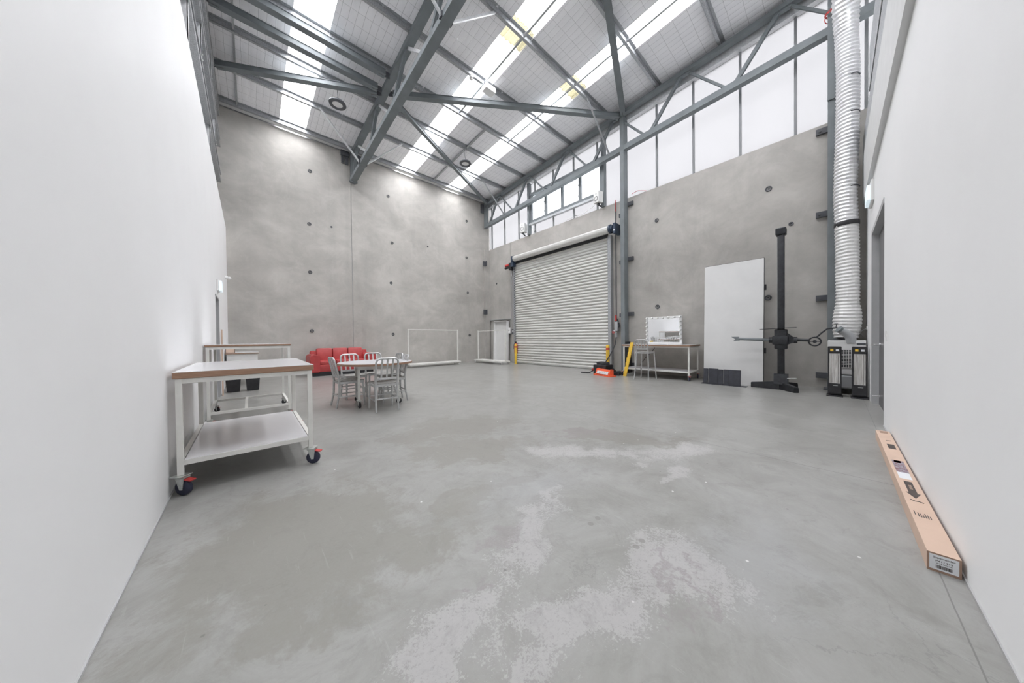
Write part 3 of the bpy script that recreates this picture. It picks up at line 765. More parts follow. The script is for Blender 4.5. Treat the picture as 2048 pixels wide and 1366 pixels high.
# small fixtures on the roller door wall
def conduit(label, pts, r=.014, mat=M_PIPE, name='conduit'):
    m = MB(); m.tube(pts, r, 8); o = m.build(name, mat, None, True); return tag(o, label, 'pipe')
conduit('thin grey conduit rising left of the roller door to the chain drive', [(9.28, 10.22, 1.45), (9.28, 10.22, 4.4)], .014)
conduit('thin grey conduit left of the roller door ending at the white junction box', [(9.28, 10.31, 1.62), (9.28, 10.31, 4.3)], .018)
conduit('grey conduit running down the wall between the roller door and the column', [(9.28, 4.98, 5.74), (9.28, 4.98, 1.75)], .016, M_STEEL2)
conduit('thin red cable on the wall edge beside the column, above the grey conduit', [(9.27, 4.97, 5.78), (9.27, 4.97, 5.4)], .01, M_RED, 'cable')
conduit('thin red cable lying on the concrete ledge right of the column', [(9.25, 4.4, 5.76), (9.22, 4.2, 5.78), (9.3, 3.95, 5.71)], .008, M_RED, 'cable')
T = thing('junction_box', 'white electrical box on the wall left of the roller door', 'box', (9.26, 10.42, 1.52)); MB().box((-.05, -.1, -.14), (.04, .12, .14), .008).build('box_body', M_WPLAST, T); MB().cyl((-.06, -.02, 0), (-.05, -.02, 0), .02, n=10).build('key_switch', M_BLACK, T)
T = thing('switch_box', 'dark grey switch box beside the white electrical box', 'box', (9.26, 10.14, 1.46)); MB().box((-.05, -.09, -.12), (.04, .09, .12), .008).build('box_body', M_STEEL2, T); MB().box((-.06, -.05, -.02), (-.05, .04, .07)).build('rocker', M_GPLAST, T)
T = thing('fire_sign', 'red and white fire extinguisher sign on the wall left of the roller door', 'sign', (9.285, 10.02, 2.24)); MB().box((0, -.07, -.13), (.012, .07, .13)).build('sign_plate', M_RED, T); MB().box((-.003, -.03, -.09), (.0, .03, .10)).build('pictogram', M_WPLAST, T)
T = thing('warning_sign', 'white warning notice with a red triangle above the left yellow bollard', 'sign', (9.285, 10.0, 1.03)); MB().box((0, -.1, -.16), (.012, .1, .16)).build('sign_plate', M_WPLAST, T)
m = MB(); m.tube([(-.004, -.07, -.03), (-.004, .07, -.03), (-.004, 0, .1)], .012, 5, closed=True); m.build('triangle', M_RED, T)
T = thing('door_lock_plate', 'small grey plate on the wall left of the roller door', 'plate', (9.29, 9.98, 1.66)); MB().box((-.01, -.04, -.06), (.01, .04, .06)).build('plate', M_GPLAST, T)
T = thing('fire_extinguisher', 'red fire extinguisher hung behind the left yellow bollard', 'extinguisher', (9.14, 9.86, .45))
MB().lathe([(.0, 0), (.075, 0), (.08, .02), (.08, .38), (.06, .44), (.025, .47), (.0, .47)], 18).build('cylinder', M_RED, T, True)
m = MB(); m.box((-.02, -.02, .47), (.02, .02, .52)); m.box((-.09, -.012, .52), (.03, .012, .535)); m.tube([(-.03, 0, .5), (-.1, .02, .42), (-.1, .03, .2)], .009, 6); m.build('valve_and_hose', M_BLACK, T)

def bollard(label, x, y):
    T = thing('bollard', label, 'bollard', (x, y, 0))
    MB().lathe([(0, 0), (.058, 0), (.058, .78), (.058, .86), (.05, .885), (0, .895)], 18).build('post', M_YELLOW, T, True)
    MB().lathe([(.06, .73), (.061, .735), (.061, .79), (.06, .795)], 18).build('reflective_band', M_RED, T, True)
bollard('yellow bollard at the left foot of the roller door', 8.85, 9.56)
bollard('yellow bollard at the right foot of the roller door, behind the black power box', 8.85, 5.06)

# plug isolator with cable
T = thing('socket_outlet', 'grey industrial socket with red plug on the wall between roller door and column', 'socket', (9.22, 4.93, 1.55))
MB().box((-.06, -.06, -.2), (.06, .06, .12), .012).build('housing', M_GPLAST, T)
m = MB(); m.prism([(-.1, -.02), (-.02, .2), (.0, -.15)], 0, -.03, .05); m.build('bracket', M_STEEL2, T)
MB().cyl((-.02, .02, .14), (-.02, .02, .34), .03, n=12).build('cable_gland', M_RED, T, True)
MB().cyl((-.02, .02, .12), (-.02, .02, .15), .038, n=12).build('gland_nut', M_BLACK, T, True)
m = MB(); m.cyl((-.06, .05, -.2), (-.12, .06, -.23), .05, n=14); m.cyl((-.05, 0, -.25), (-.05, -.01, -.4), .035, n=12); m.build('plug', M_GPLAST, T, True)
m = MB(); m.tube([Vector((-.13, .06, -.232)) + Vector((0, .036 * math.cos(a * PI / 5), .036 * math.sin(a * PI / 5))) for a in range(10)], .01, 6, closed=True); m.build('plug_ring', M_RED, T, True)
o = MB().tube([(9.16, 4.92, 1.15), (9.1, 4.93, .9), (8.9, 4.98, .6), (8.6, 4.94, .42), (8.3, 4.88, .3)], .016, 8).build('power_cable', M_RUBBER, None, True); tag(o, 'thick black cable hanging from the wall socket down to the black power box', 'cable')
# power distribution
T = thing('power_box', 'black power distribution box topped with coiled cable, behind the orange outlet block', 'box', (8.22, 4.86, 0))
MB().box((-.22, -.22, .0), (.2, .22, .3), .02).build('case', M_BLACK, T)
m = MB()
for q in range(3): m.tube([(.17 * math.cos(a / 9 * PI) , .19 * math.sin(a / 9 * PI) + .01 * q, .32 + .022 * q + .008 * math.sin(a)) for a in range(18)], .014, 6, closed=True)
m.build('coiled_cable', M_RUBBER, T, True)
m = MB(); m.cyl((-.1, .22, .12), (-.16, .3, .14), .045, n=12); m.build('red_plug', M_RED, T, True)
T = thing('outlet_block', 'orange power outlet block with a row of grey sockets on the floor', 'power outlet', (7.86, 4.62, 0), -.25)
MB().prism([(-.1, 0), (.13, 0), (.13, .03), (-.1, .035)], 1, -.34, .34).build('base_plate', M_ORANGE, T)
MB().prism([(-.07, .035), (.1, .035), (.1, .19), (.0, .2), (-.05, .1)], 1, -.25, .25).build('body', M_ORANGE, T)
for s_ in (-1, 1): MB().prism([(-.09, .03), (.1, .03), (.1, .2), (.03, .215), (-.03, .2)], 1, s_ * .24, s_ * .275).build('end_cap', M_ORANGE, T)
for k in range(6):
    y = -.19 + k * .076
    m = MB(); m.obox((-.066, y - .034, .1), (-.066, y + .034, .1), .09, .012, up=(.9, 0, -.38)); o = m.build('outlet', M_LABELW, T)
    m = MB(); m.cyl((-.078, y, .105), (-.083, y, .107), .017, n=10); m.build('outlet_face', M_GPLAST, o)
o = MB().tube([(8.0, 5.1, .1), (8.05, 5.25, .03), (8.1, 5.42, .02), (8.05, 5.56, .018)], .018, 8).build('power_cable', M_RUBBER, None, True); tag(o, 'short black cable end lying on the floor left of the orange outlet block', 'cable')
T = thing('stage_cable', 'tangle of black cable and connectors on the floor right of the power box', 'cable', (8.25, 4.42, 0))
m = MB()
for q in range(4): m.tube([(.11 * math.cos(a / 7 * PI) + .03 * math.sin(q * 2), .13 * math.sin(a / 7 * PI), .02 + .03 * q + .01 * math.sin(a * 1.3 + q)) for a in range(14)], .015, 6, closed=True)
m.build('cable_coil', M_RUBBER, T, True)
m = MB(); m.cyl((-.15, -.12, .05), (-.22, -.12, .05), .032, n=12); m.cyl((-.1, -.02, .12), (-.15, .05, .2), .03, n=12); m.build('connector', M_BLACK, T, True)
# yellow ramp and dark board behind the makeup bench
T = thing('safety_ramp', 'yellow notched rubber strip leaning on the left end of the makeup bench', 'ramp', (8.19, 3.97, 0))
poly = [(.185, 0), (.27, 0)]
for k in range(6): poly += [(.262 - .026 * k, .12 + .145 * k), (.242 - .026 * k, .13 + .145 * k)]
poly += [(.09, 1.0), (.0, 1.0)]
m = MB(); m.prism([(a - .05, b) for a, b in poly][::-1], 0, 0, .035); m.build('ramp_strip', M_YELLOW, T)
T.rotation_euler = (0, .09, 0)
T = thing('rubber_mat', 'black rubber sheet standing beside the column, past the far end of the makeup bench', 'mat', (9.12, 4.42, 0), rot=(-.06, 0, 0))
MB().box((-.15, 0, 0), (.15, .03, 1.0), .006).build('sheet', M_BLACK, T)

# ------------------------------------------------------------------ casters and trolleys
def caster_meshes(R, wid, wheel_mat, hub=M_ZINC):
    w_ = MB().lathe([(R * .35, -wid / 2), (R * .8, -wid / 2), (R * .97, -wid * .3), (R, 0), (R * .97, wid * .3), (R * .8, wid / 2), (R * .35, wid / 2)], 24)
    w_.lathe([(0, -wid * .45), (R * .35, -wid / 2), (R * .35, wid / 2), (0, wid * .45)], 16)
    w_.xf(Matrix.Translation((R * .35, 0, R)) @ Matrix.Rotation(PI / 2, 4, 'X'))
    wm = w_.mesh('wheel', wheel_mat, True)
    f = MB(); H = R * 2.35
    for s_ in (-1, 1):
        f.prism([(-R * .35, H), (R * .75, H), (R * .55, R * .8), (R * .2, R * .8)], 1, s_ * wid * .62, s_ * wid * .75)
    f.box((-R * .4, -wid * .75, H - .004), (R * .75, wid * .75, H + .006))
    f.cyl((R * .35, -wid * .85, R), (R * .35, wid * .85, R), R * .14, n=10)
    fm = f.mesh('fork', M_ZINC)
    p = MB(); p.box((-R * .75, -R * .75, H + .008), (R * .75, R * .75, H + .015), .002); p.cyl((0, 0, H - .002), (0, 0, H + .012), R * .5, n=16); pm = p.mesh('top_plate', M_ZINC)
    b = MB(); b.prism([(R * .7, H - .01), (R * 1.55, H * .86), (R * 1.5, H * .80), (R * .7, H * .86)], 1, -wid * .6, wid * .6); bmn = b.mesh('brake_pedal', M_RED)
    return dict(wheel=wm, fork=fm, top_plate=pm, brake_pedal=bmn, H=H + .015)
CB = caster_meshes(.058, .034, M_BLUER); CS = caster_meshes(.04, .024, M_RUBBER); CT = caster_meshes(.05, .028, M_RUBBER)
CW = caster_meshes(.034, .024, M_WPLAST)
def caster(cs, parent, x, y, rz, brake=True):
    c = link('caster', cs['top_plate'], parent); c.location = (x, y, 0); c.rotation_euler = (0, 0, rz)
    link('wheel', cs['wheel'], c); link('fork', cs['fork'], c)
    if brake: link('brake_pedal', cs['brake_pedal'], c)
    return c

def trolley(label, x0, x1, y0, y1, H, tt, cs, angles, shelf=None, lg=.045, cat='table', name='work_trolley', over=.03, fmat=M_WMETAL, rz=0, lowrail=None, edge=M_PLY, midbar=False):
    cx, cy = (x0 + x1) / 2, (y0 + y1) / 2; hx, hy = (x1 - x0) / 2, (y1 - y0) / 2
    T = thing(name, label, cat, (cx, cy, 0), rz)
    z0 = cs['H']; zt = H - tt
    top = MB().box((-hx - over, -hy - over, zt + .002), (hx + over, hy + over, H - .003), .003).build('tabletop', edge, T)
    MB().box((-hx - over + .001, -hy - over + .001, H - .003), (hx + over - .001, hy + over - .001, H)).build('laminate_surface', M_LAM, top)
    i = lg / 2
    for sx, sy in ((-1, -1), (1, -1), (-1, 1), (1, 1)):
        MB().box((sx * (hx - i) - i, sy * (hy - i) - i, z0), (sx * (hx - i) + i, sy * (hy - i) + i, zt), .002).build('leg', fmat, T)
    def rails(z, name):
        m = MB()
        for sy in (-1, 1): m.box((-hx + lg, sy * (hy - i) - i * .9, z), (hx - lg, sy * (hy - i) + i * .9, z + lg))
        for sx in (-1, 1): m.box((sx * (hx - i) - i * .9, -hy + lg, z), (sx * (hx - i) + i * .9, hy - lg, z + lg))
        return m.build(name, fmat, T)
    rails(zt - lg, 'top_rails')
    zs = shelf if shelf is not None else lowrail
    if zs is not None: rails(zs, 'lower_rails')
    if shelf is not None:
        MB().box((-hx + lg + .006, -hy + lg * .3, shelf + lg - .012), (hx - lg - .006, hy - lg * .3, shelf + lg + .004)).build('shelf', M_LAM, T)
    if midbar: MB().box((-i - .06, -hy + lg, lowrail), (i - .06, hy - lg, lowrail + lg)).build('cross_bar', fmat, T)
    for k, (sx, sy) in enumerate(((-1, -1), (1, -1), (-1, 1), (1, 1))):
        caster(cs, T, sx * (hx - i), sy * (hy - i), angles[k])
    return T
trolley('low wheeled work table with white top and white lower shelf, nearest at the left', -.41, .435, 3.27, 4.62, .925, .052, CB, (-.7, -.55, .6, .3), shelf=.225, lg=.036, over=.012)
trolley('taller wheeled table frame behind the low work table, with thin top and open base', -.425, .47, 5.58, 6.76, 1.105, .03, CS, (.4, -.9, -.6, .5), lowrail=.165, lg=.034, over=.01, midbar=True)

# makeup bench
trolley('long makeup bench with worn timber-edged top and thin shelf against the right wall', 8.34, 9.10, 2.49, 4.26, .93, .045, CB, (-2.6, .3, 2.4, .5), shelf=.2, lg=.035, over=.03, name='makeup_bench')
# lit mirror
T = thing('vanity_mirror', 'white framed mirror ringed with round bulbs on the makeup bench', 'mirror', (8.98, 3.36, .934), rot=(0, -.02, 0))
m = MB(); m.box((0, -.49, .0), (.07, .49, .8), .006); m.build('frame', M_WPLAST, T)
MB().box((-.004, -.435, .06), (-.001, .435, .735)).build('mirror_glass', M_MIRROR, T)
m_b = MB().sph((-.006, 0, 0), .026, 12).mesh('bulb', M_BULB, True)
m_s = MB().cyl((.012, 0, 0), (.034, 0, 0), .024, n=12).mesh('socket', M_STEEL)
pos = [(-.46 + k * .153, .768) for k in range(7)] + [(s_ * .462, .64 - k * .12) for s_ in (-1, 1) for k in range(5)]
for y, z in pos:
    o = link('bulb', m_b, T); o.location = (-.032, y, z); link('socket', m_s, o)
m = MB(); m.tube([(9.12, 3.6, .9), (9.15, 3.75, .7), (9.15, 3.95, .5), (9.13, 4.1, .28)], .008, 6); o = m.build('mirror_cable', M_RUBBER, None, True); tag(o, 'black cable trailing down behind the makeup bench from the mirror', 'cable')

# ------------------------------------------------------------------ chairs
def chair_parts(H, SH, W=.39, D=.40, spread=.0):
    """aluminium chair facing +y; origin on the floor at the centre"""
    P = {}
    hw = W / 2; hb = -D / 2
    # seat: dished pan
    bm = bmesh.new(); N = 10; grid = []
    for j in range(N + 1):
        row = []
        for i in range(N + 1):
            u, v = i / N * 2 - 1, j / N * 2 - 1
            x = u * hw * (1.0 + .06 * v); y = v * D / 2
            z = SH - .018 * (1 - u * u) * (1 - v * v * .6)
            row.append(bm.verts.new((x, y, z)))
        grid.append(row)
    for j in range(N):
        for i in range(N): bm.faces.new((grid[j][i], grid[j][i + 1], grid[j + 1][i + 1], grid[j + 1][i]))
    r = bmesh.ops.extrude_face_region(bm, geom=bm.faces[:]); bmesh.ops.translate(bm, verts=[v for v in r['geom'] if isinstance(v, bmesh.types.BMVert)], vec=(0, 0, -.014))
    s = MB(); s.bm.free(); s.bm = bm; P['seat'] = (s.mesh('seat', M_SEAT, True), None)
    m = MB(); m.box((-hw, D / 2 - .02, SH - .055), (hw, D / 2, SH - .012), .004); m.box((-hw, -D / 2, SH - .055), (hw, -D / 2 + .02, SH - .012), .004)
    for s_ in (-1, 1): m.box((s_ * hw - .01, -D / 2, SH - .055), (s_ * hw + .01, D / 2, SH - .012), .004)
    P['seat_frame'] = (m.mesh('seat_frame', M_ALU), None)
    for k, s_ in enumerate((-1, 1)):
        m = MB(); sp = spread
        m.tube([(s_ * (hw - .01), D / 2 - .02, SH - .01), (s_ * (hw - .005 + sp * .5), D / 2 - .005 + sp * .5, SH * .5), (s_ * (hw - .0 + sp), D / 2 + sp, .008)], [.018, .017, .014], 8)
        P['leg%d' % k] = (m.mesh('leg', M_ALU, True), 'leg')
        m = MB(); b = -D / 2
        m.tube([(s_ * (hw - .02), b, SH + .02), (s_ * (hw - .022), b - .004, SH - .06), (s_ * (hw - .02 + sp * .4), b - .008, SH * .5), (s_ * (hw - .015 + sp), b - .05 - sp, .008)], [.018, .018, .017, .014], 8)
        P['leg%d' % (k + 2)] = (m.mesh('leg', M_ALU, True), 'leg')
    # back frame: rises from seat, arches over
    top = H; lean = .085; R = .065; xs = hw - .02; b = -D / 2
    yb = lambda z: b - lean * ((z - SH) / (top - SH)) ** 1.3
    pts = [(-xs, yb(SH + .0), SH + .0)]
    zc = top - R - .012
    for q in range(1, 5): z = SH + (zc - SH) * q / 4; pts.append((-xs, yb(z), z))
    for q in range(1, 6): a = PI - q / 5 * PI / 2; pts.append((-xs + R + R * math.cos(a), yb(zc + R * math.sin(a)), zc + R * math.sin(a)))
    pts += [(-xs + R + (2 * xs - 2 * R) * q / 3, yb(zc + R) - .012 * math.sin(PI * q / 3), zc + R) for q in (1, 2)]
    for q in range(0, 6): a = PI / 2 - q / 5 * PI / 2; pts.append((xs - R + R * math.cos(a), yb(zc + R * math.sin(a)), zc + R * math.sin(a)))
    for q in range(3, -1, -1): z = SH + (zc - SH) * q / 4; pts.append((xs, yb(z), z))
    P['back_frame'] = (MB().tube(pts, .016, 8).mesh('back_frame', M_ALU, True), None)
    zl = SH + .07
    m = MB(); m.obox((-xs, yb(zl), zl), (xs, yb(zl), zl), .014, .035); P['cross_rail'] = (m.mesh('cross_rail', M_ALU), None)
    for k in range(3):
        x = (k - 1) * xs * .5
        m = MB(); m.obox((x, yb(zl), zl), (x, yb(zc + R) - .008, zc + R), .026, .01, up=(0, 1, 0)); P['slat%d' % k] = (m.mesh('back_slat', M_ALU), 'back_slat')
    # stretchers
    z1 = SH * .42 if SH < .6 else .26
    xs2 = hw - .005
    for q, (a, b) in enumerate((((-xs2, -D / 2 - .02, z1), (-xs2, D / 2 - .01, z1)), ((xs2, -D / 2 - .02, z1), (xs2, D / 2 - .01, z1)), ((-xs2, -D / 2 - .02, z1 + .02), (xs2, -D / 2 - .02, z1 + .02)), ((-xs2, D / 2 - .01, z1 + .02), (xs2, D / 2 - .01, z1 + .02)))):
        P['stretcher%d' % q] = (MB().obox(a, b, .013, .021).mesh('stretcher', M_ALU), 'stretcher')
    return P
def chair(parts, name, label, cat, x, y, ang, group=None):
    T = thing(name, label, cat, (x, y, 0), ang, group)
    for k, (me, nm) in parts.items(): link(nm or k, me, T)
    return T
CP = chair_parts(.865, .46, .37, .38)
ang_to = lambda dx, dy: math.atan2(-dx, dy)
chair(CP, 'aluminium_chair', 'slatted aluminium chair in front of the round table, its back to the camera', 'chair', 1.645, 5.00, -.08)
chair(CP, 'aluminium_chair', 'slatted aluminium chair at the left side of the round table, seen from its side', 'chair', 1.30, 5.74, ang_to(1, .05))
chair(CP, 'aluminium_chair', 'slatted aluminium chair at the right side of the round table, seen edge on', 'chair', 1.985, 5.58, ang_to(-1, .12))
chair(CP, 'aluminium_chair', 'aluminium chair behind the round table, in front of the sofa, mostly hidden', 'chair', 1.55, 6.45, ang_to(.05, -1))
chair(CP, 'aluminium_chair', 'aluminium chair directly behind the round table, right of the one by the sofa', 'chair', 2.03, 6.62, ang_to(-.05, -1))
chair(CP, 'aluminium_chair', 'aluminium chair at the far right of the round table, least visible of the six', 'chair', 2.10, 6.16, ang_to(-1, -.03))
CP2 = chair_parts(1.085, .76, .345, .38, .03)
chair(CP2, 'bar_stool', 'tall aluminium bar stool with slatted back in front of the makeup bench', 'stool', 7.95, 3.44, ang_to(1, .02))

# round table
T = thing('round_table', 'round white-topped table on wheels with six aluminium chairs', 'table', (1.73, 5.63, 0), -.18)
R_ = .62
top = MB().lathe([(0, .715), (R_, .715), (R_ + .002, .73), (R_, .748), (0, .748)], 64).build('tabletop', M_PLY, T, True)
MB().lathe([(0, .7485), (R_ - .004, .7485), (R_ - .004, .7515), (0, .7515)], 64).build('laminate_surface', M_LAM, top, True)
for sx in (-1, 1):
    for sy in (-1, 1):
        MB().box((sx * .31 - .02, sy * .31 - .02, CT['H']), (sx * .31 + .02, sy * .31 + .02, .71), .002).build('leg', M_WMETAL, T)
        caster(CT, T, sx * .31, sy * .31, sx * .8 + sy * .5, False)
m = MB()
for s_ in (-1, 1):
    m.box((-.29, s_ * .31 - .016, .64), (.29, s_ * .31 + .016, .712)); m.box((s_ * .31 - .016, -.29, .64), (s_ * .31 + .016, .29, .712))
m.build('apron', M_WMETAL, T)

# ------------------------------------------------------------------ sofa
T = thing('sofa', 'red leather three-seat sofa against the back wall', 'sofa', (2.39, 11.47, 0))
MB().box((-.9, -.42, .0), (.9, .36, .14)).build('shadow_plinth', M_BLACK, T)  # base block coloured black for the shadow under the sofa
MB().box((-.72, -.44, .13), (.72, .2, .36), .025).build('base', M_LEATHER, T, True)
def arm(s_):
    pr_ = [(-.14, .12), (.14, .12), (.145, .6), (.12, .67), (.06, .7), (-.06, .7), (-.12, .67), (-.145, .6)]
    m = MB(); m.prism([(s_ * .84 + a, b) for a, b in pr_], 1, -.47, .40)
    bmesh.ops.bevel(m.bm, geom=m.bm.edges[:], offset=.025, segments=3, affect='EDGES'); return m
for s_ in (-1, 1): arm(s_).build('armrest', M_LEATHER, T, True)
for k in range(3):
    x = (k - 1) * .475
    m = MB(); m.box((x - .235, -.43, .35), (x + .235, .2, .49), .045); m.build('seat_cushion', M_LEATHER, T, True)
    m = MB(); m.box((x - .236, .0, 0), (x + .236, .17, .50), .05); m.xf(Matrix.Translation((0, .12, .40)) @ Matrix.Rotation(-.18, 4, 'X')); m.build('back_cushion', M_LEATHER, T, True)
MB().box((-.88, .24, .12), (.88, .42, .80), .04).build('back_frame', M_LEATHER, T, True)

# ------------------------------------------------------------------ clothes racks
def rack(label, x, y, L, Wd, H, rz):
    T = thing('clothes_rack', label, 'clothes rack', (x, y, 0), rz)
    z0 = CW['H']
    m = MB(); m.box((-L / 2, -Wd / 2, z0), (L / 2, Wd / 2, z0 + .055), .004); m.build('base_shelf', M_WMETAL, T)
    for s_ in (-1, 1):
        MB().box((s_ * (L / 2 - .03) - .022, -.022, z0 + .05), (s_ * (L / 2 - .03) + .022, .022, H), .003).build('upright', M_WMETAL, T)
        for t in (-1, 1): caster(CW, T, s_ * (L / 2 - .07), t * (Wd / 2 - .06), s_ + t, False)
    MB().cyl((-L / 2 + .03, 0, H - .03), (L / 2 - .03, 0, H - .03), .015, n=10).build('hanging_rail', M_WMETAL, T, True)
rack('white clothes rack on wheels along the back wall, right of the sofa', 5.96, 11.62, 2.38, .5, 1.57, 0)
rack('white clothes rack on wheels in the far corner, in front of the white tray panel', 8.37, 10.72, 2.05, .5, 1.54, PI / 2 + .02)
T = thing('display_tray', 'tall white tray-shaped panel standing in the far corner behind the rack', 'panel', (9.06, 10.95, 0), rot=(0, .03, 0))
MB().box((.14, -.49, .0), (.155, .49, 2.0)).build('back_panel', M_BOARD, T)
m = MB(); m.box((.0, -.49, 0), (.15, -.47, 2.0)); m.box((0, .47, 0), (.15, .49, 2.0)); m.box((0, -.49, 1.98), (.15, .49, 2.0)); m.box((0, -.49, 0), (.15, .49, .02)); m.build('rim', M_WPLAST, T)

# ------------------------------------------------------------------ white leaning board, charcoal boards
T = thing('leaning_board', 'tall white scuffed board with black edge leaning on the concrete wall', 'board', (8.60, 1.67, 0), rot=(0, .045, 0))
MB().box((0, -.585, 0), (.012, .575, 2.92), .004).build('white_face', M_BOARD, T)
MB().box((.012, -.59, 0), (.06, .575, 2.93), .003).build('black_backing', M_BLACK, T)
for z in (.75, 2.2): MB().box((.06, -.62, z), (.12, -.5, z + .12)).build('hinge_block', M_BLACK, T)
for k, (yy, wd, hh) in enumerate(((2.105, .10, .36), (1.955, .20, .365), (1.805, .10, .355), (1.705, .10, .36), (1.54, .23, .36))):
    T = thing('charcoal_panel', ['leftmost short charcoal panel leaning on the foot of the white board', 'second charcoal panel from the left at the foot of the white board, a wide one', 'narrow charcoal panel in the middle of the row at the foot of the white board', 'fourth charcoal panel from the left, narrowest of the row at the white board', 'rightmost charcoal panel at the foot of the white board'][k], 'panel', (8.2 + .008 * (k % 2), yy, .012), rot=(0, .12, 0))
    MB().box((0, -wd / 2 + .003, 0), (.035, wd / 2 - .004, hh), .004).build('panel_face', M_TILE, T)
T = thing('floor_batten', 'thin dark strip on the floor under the row of charcoal panels', 'strip', (8.22, 1.77, 0)); MB().box((-.04, -.45, 0), (.12, .43, .011)).build('strip', M_TILE, T)

# ------------------------------------------------------------------ camera stand
T = thing('studio_camera_stand', 'tall black studio column stand with cross arms and heavy spread feet', 'stand', (8.42, .77, 0))
for x, y, n_ in ((-.02, .50, 0), (-.36, -.26, 1), (.42, -.2, 2)):
    a = Vector((0, 0, 0)); b = Vector((x, y, 0)); d = (b - a).normalized(); s_ = Vector((-d.y, d.x, 0)) * .055
    m = MB(); h0, h1 = .17, .11
    vs = []
    for P_, h, sc_ in ((a, h0, 1.15), (b, h1, .85)):
        vs.append([m.bm.verts.new(P_ + s_ * sc_ + Vector((0, 0, .0))), m.bm.verts.new(P_ - s_ * sc_), m.bm.verts.new(P_ - s_ * sc_ * .8 + Vector((0, 0, h))), m.bm.verts.new(P_ + s_ * sc_ * .8 + Vector((0, 0, h)))])
    A, B = vs
    for k in range(4): m.bm.faces.new((A[k], A[(k + 1) % 4], B[(k + 1) % 4], B[k]))
    m.bm.faces.new(A[::-1]); m.bm.faces.new(B)
    bmesh.ops.bevel(m.bm, geom=m.bm.edges[:], offset=.008, segments=2, affect='EDGES')
    m.build('foot', M_CAST, T)
MB().prism([(-.13, .12), (.13, .12), (.085, .33), (-.085, .33)], 1, -.11, .11).build('pedestal', M_CAST, T)
MB().box((-.062, -.055, .32), (.062, .055, 3.28), .014).build('mast', M_CAST, T, True)
MB().box((-.01, .05, .9), (.01, .062, 3.25)).build('mast_rail', M_ZINC, T)
m = MB(); m.box((-.09, -.085, 3.27), (.09, .085, 3.42), .02); m.build('mast_cap', M_CAST, T)
m = MB(); m.box((-.11, -.1, .86), (.1, .1, 1.28), .02); m.box((-.14, -.12, .95), (.1, .13, 1.14), .02); m.prism([(-.1, .95), (-.2, 1.0), (-.2, 1.1), (-.1, 1.2)], 0, -.08, .08); m.build('carriage', M_CAST, T, True)
m = MB(); m.cyl((-.02, .12, 1.05), (-.02, .19, 1.05), .062, n=12); m.cyl((-.02, -.12, 1.05), (-.02, -.25, 1.05), .065, n=12); m.build('arm_clamp', M_CAST, T, True)
m = MB(); m.cyl((-.02, .15, 1.05), (-.02, .72, 1.08), .032, n=14); m.prism([(.7, 1.04), (.72, 1.13), (.86, 1.13), (.78, 1.07), (.82, 1.03)], 0, -.04, .0); m.build('camera_arm', M_STEEL, T, True)
m = MB(); m.cyl((-.02, -.2, 1.055), (-.02, -.42, 1.045), .03, n=14); m.build('counter_arm', M_CAST, T, True)
m = MB(); m.tube([Vector((-.06, -.5 + .085 * math.cos(a / 10 * PI), 1.02 + .085 * math.sin(a / 10 * PI))) for a in range(20)], .013, 6, closed=True); m.cyl((-.075, -.5, 1.02), (-.03, -.5, 1.02), .03, n=12); m.obox((-.055, -.57, 1.02), (-.055, -.43, 1.02), .02, .012); m.build('hand_wheel', M_CAST, T, True)
m = MB(); m.tube([(-.04, -.52, 1.1), (-.04, -.6, 1.2), (-.04, -.67, 1.27), (-.04, -.8, 1.285)], .014, 8); m.obox((-.04, -.78, 1.28), (-.04, -.79, 1.36), .012, .012); m.obox((-.04, -.76, 1.36), (-.04, -.81, 1.36), .012, .012); m.build('focus_lever', M_CAST, T, True)
MB().obox((-.05, .34, 1.285), (-.05, -.24, 1.31), .2, .008).build('accessory_tray', M_CAST, T)
MB().cyl((-.1, -.1, .25), (-.1, -.24, .265), .008, n=8).build('lock_lever', M_ZINC, T)

# ------------------------------------------------------------------ portable air conditioner, duct and heaters
T = thing('spot_cooler', 'white portable air conditioner behind the two tower heaters', 'air conditioner', (8.72, -.145, 0))
MB().box((-.2, -.245, .38), (.22, .245, 1.04), .012).build('cabinet', M_WPLAST, T)
MB().box((-.19, -.235, .1), (.21, .235, .38), .006).build('lower_bay', M_STEEL2, T)
MB().box((-.215, -.13, .12), (-.17, .13, .36), .02).build('water_tank', M_GPLAST, T)
MB().box((-.215, .06, .3), (-.213, .12, .325)).build('tank_grip', M_BLACK, T)
MB().box((-.205, -.22, .52), (-.2, .22, .86)).build('grille_recess', M_BLACK, T)
m = MB(); y = -.22
while y <= .221: m.box((-.212, y - .004, .52), (-.206, y + .004, .86)); y += .0315
z = .52
while z <= .861: m.box((-.214, -.22, z - .004), (-.208, .22, z + .004)); z += .0283
m.build('grille', M_WPLAST, T)
MB().box((-.202, -.24, .95), (-.2, -.13, .99)).build('control_panel', M_STEEL2, T)
m = MB()
for sx in (-1, 1):
    for sy in (-1, 1): m.cyl((sx * .15, sy * .2 - .012, .05), (sx * .15, sy * .2 + .012, .05), .05, n=16); m.box((sx * .15 - .01, sy * .2 - .01, .05), (sx * .15 + .01, sy * .2 + .01, .12))
m.build('casters', M_RUBBER, T)
m = MB(); m.cyl((-.1, .14, 1.03), (-.1, .14, 1.06), .075, n=20); m.tube(arc((-.12, .14, .99), .07, 0, PI, 12, 'yz'), .012, 6); m.build('outlet_collar', M_STEEL2, T, True)
m = MB(); m.tube([(-.16, -.06, 1.0), (-.17, -.055, 1.08), (-.18, -.03, 1.14), (-.2, .02, 1.2), (-.22, .08, 1.245)], [.075, .072, .068, .064, .06], 16, caps=False); m.build('cool_air_spout', M_GPLAST, T, True)
m = MB(); m.tube([(-.218, .075, 1.24), (-.232, .1, 1.26)], [.064, .064], 16); m.build('spout_rim', M_STEEL, T, True)
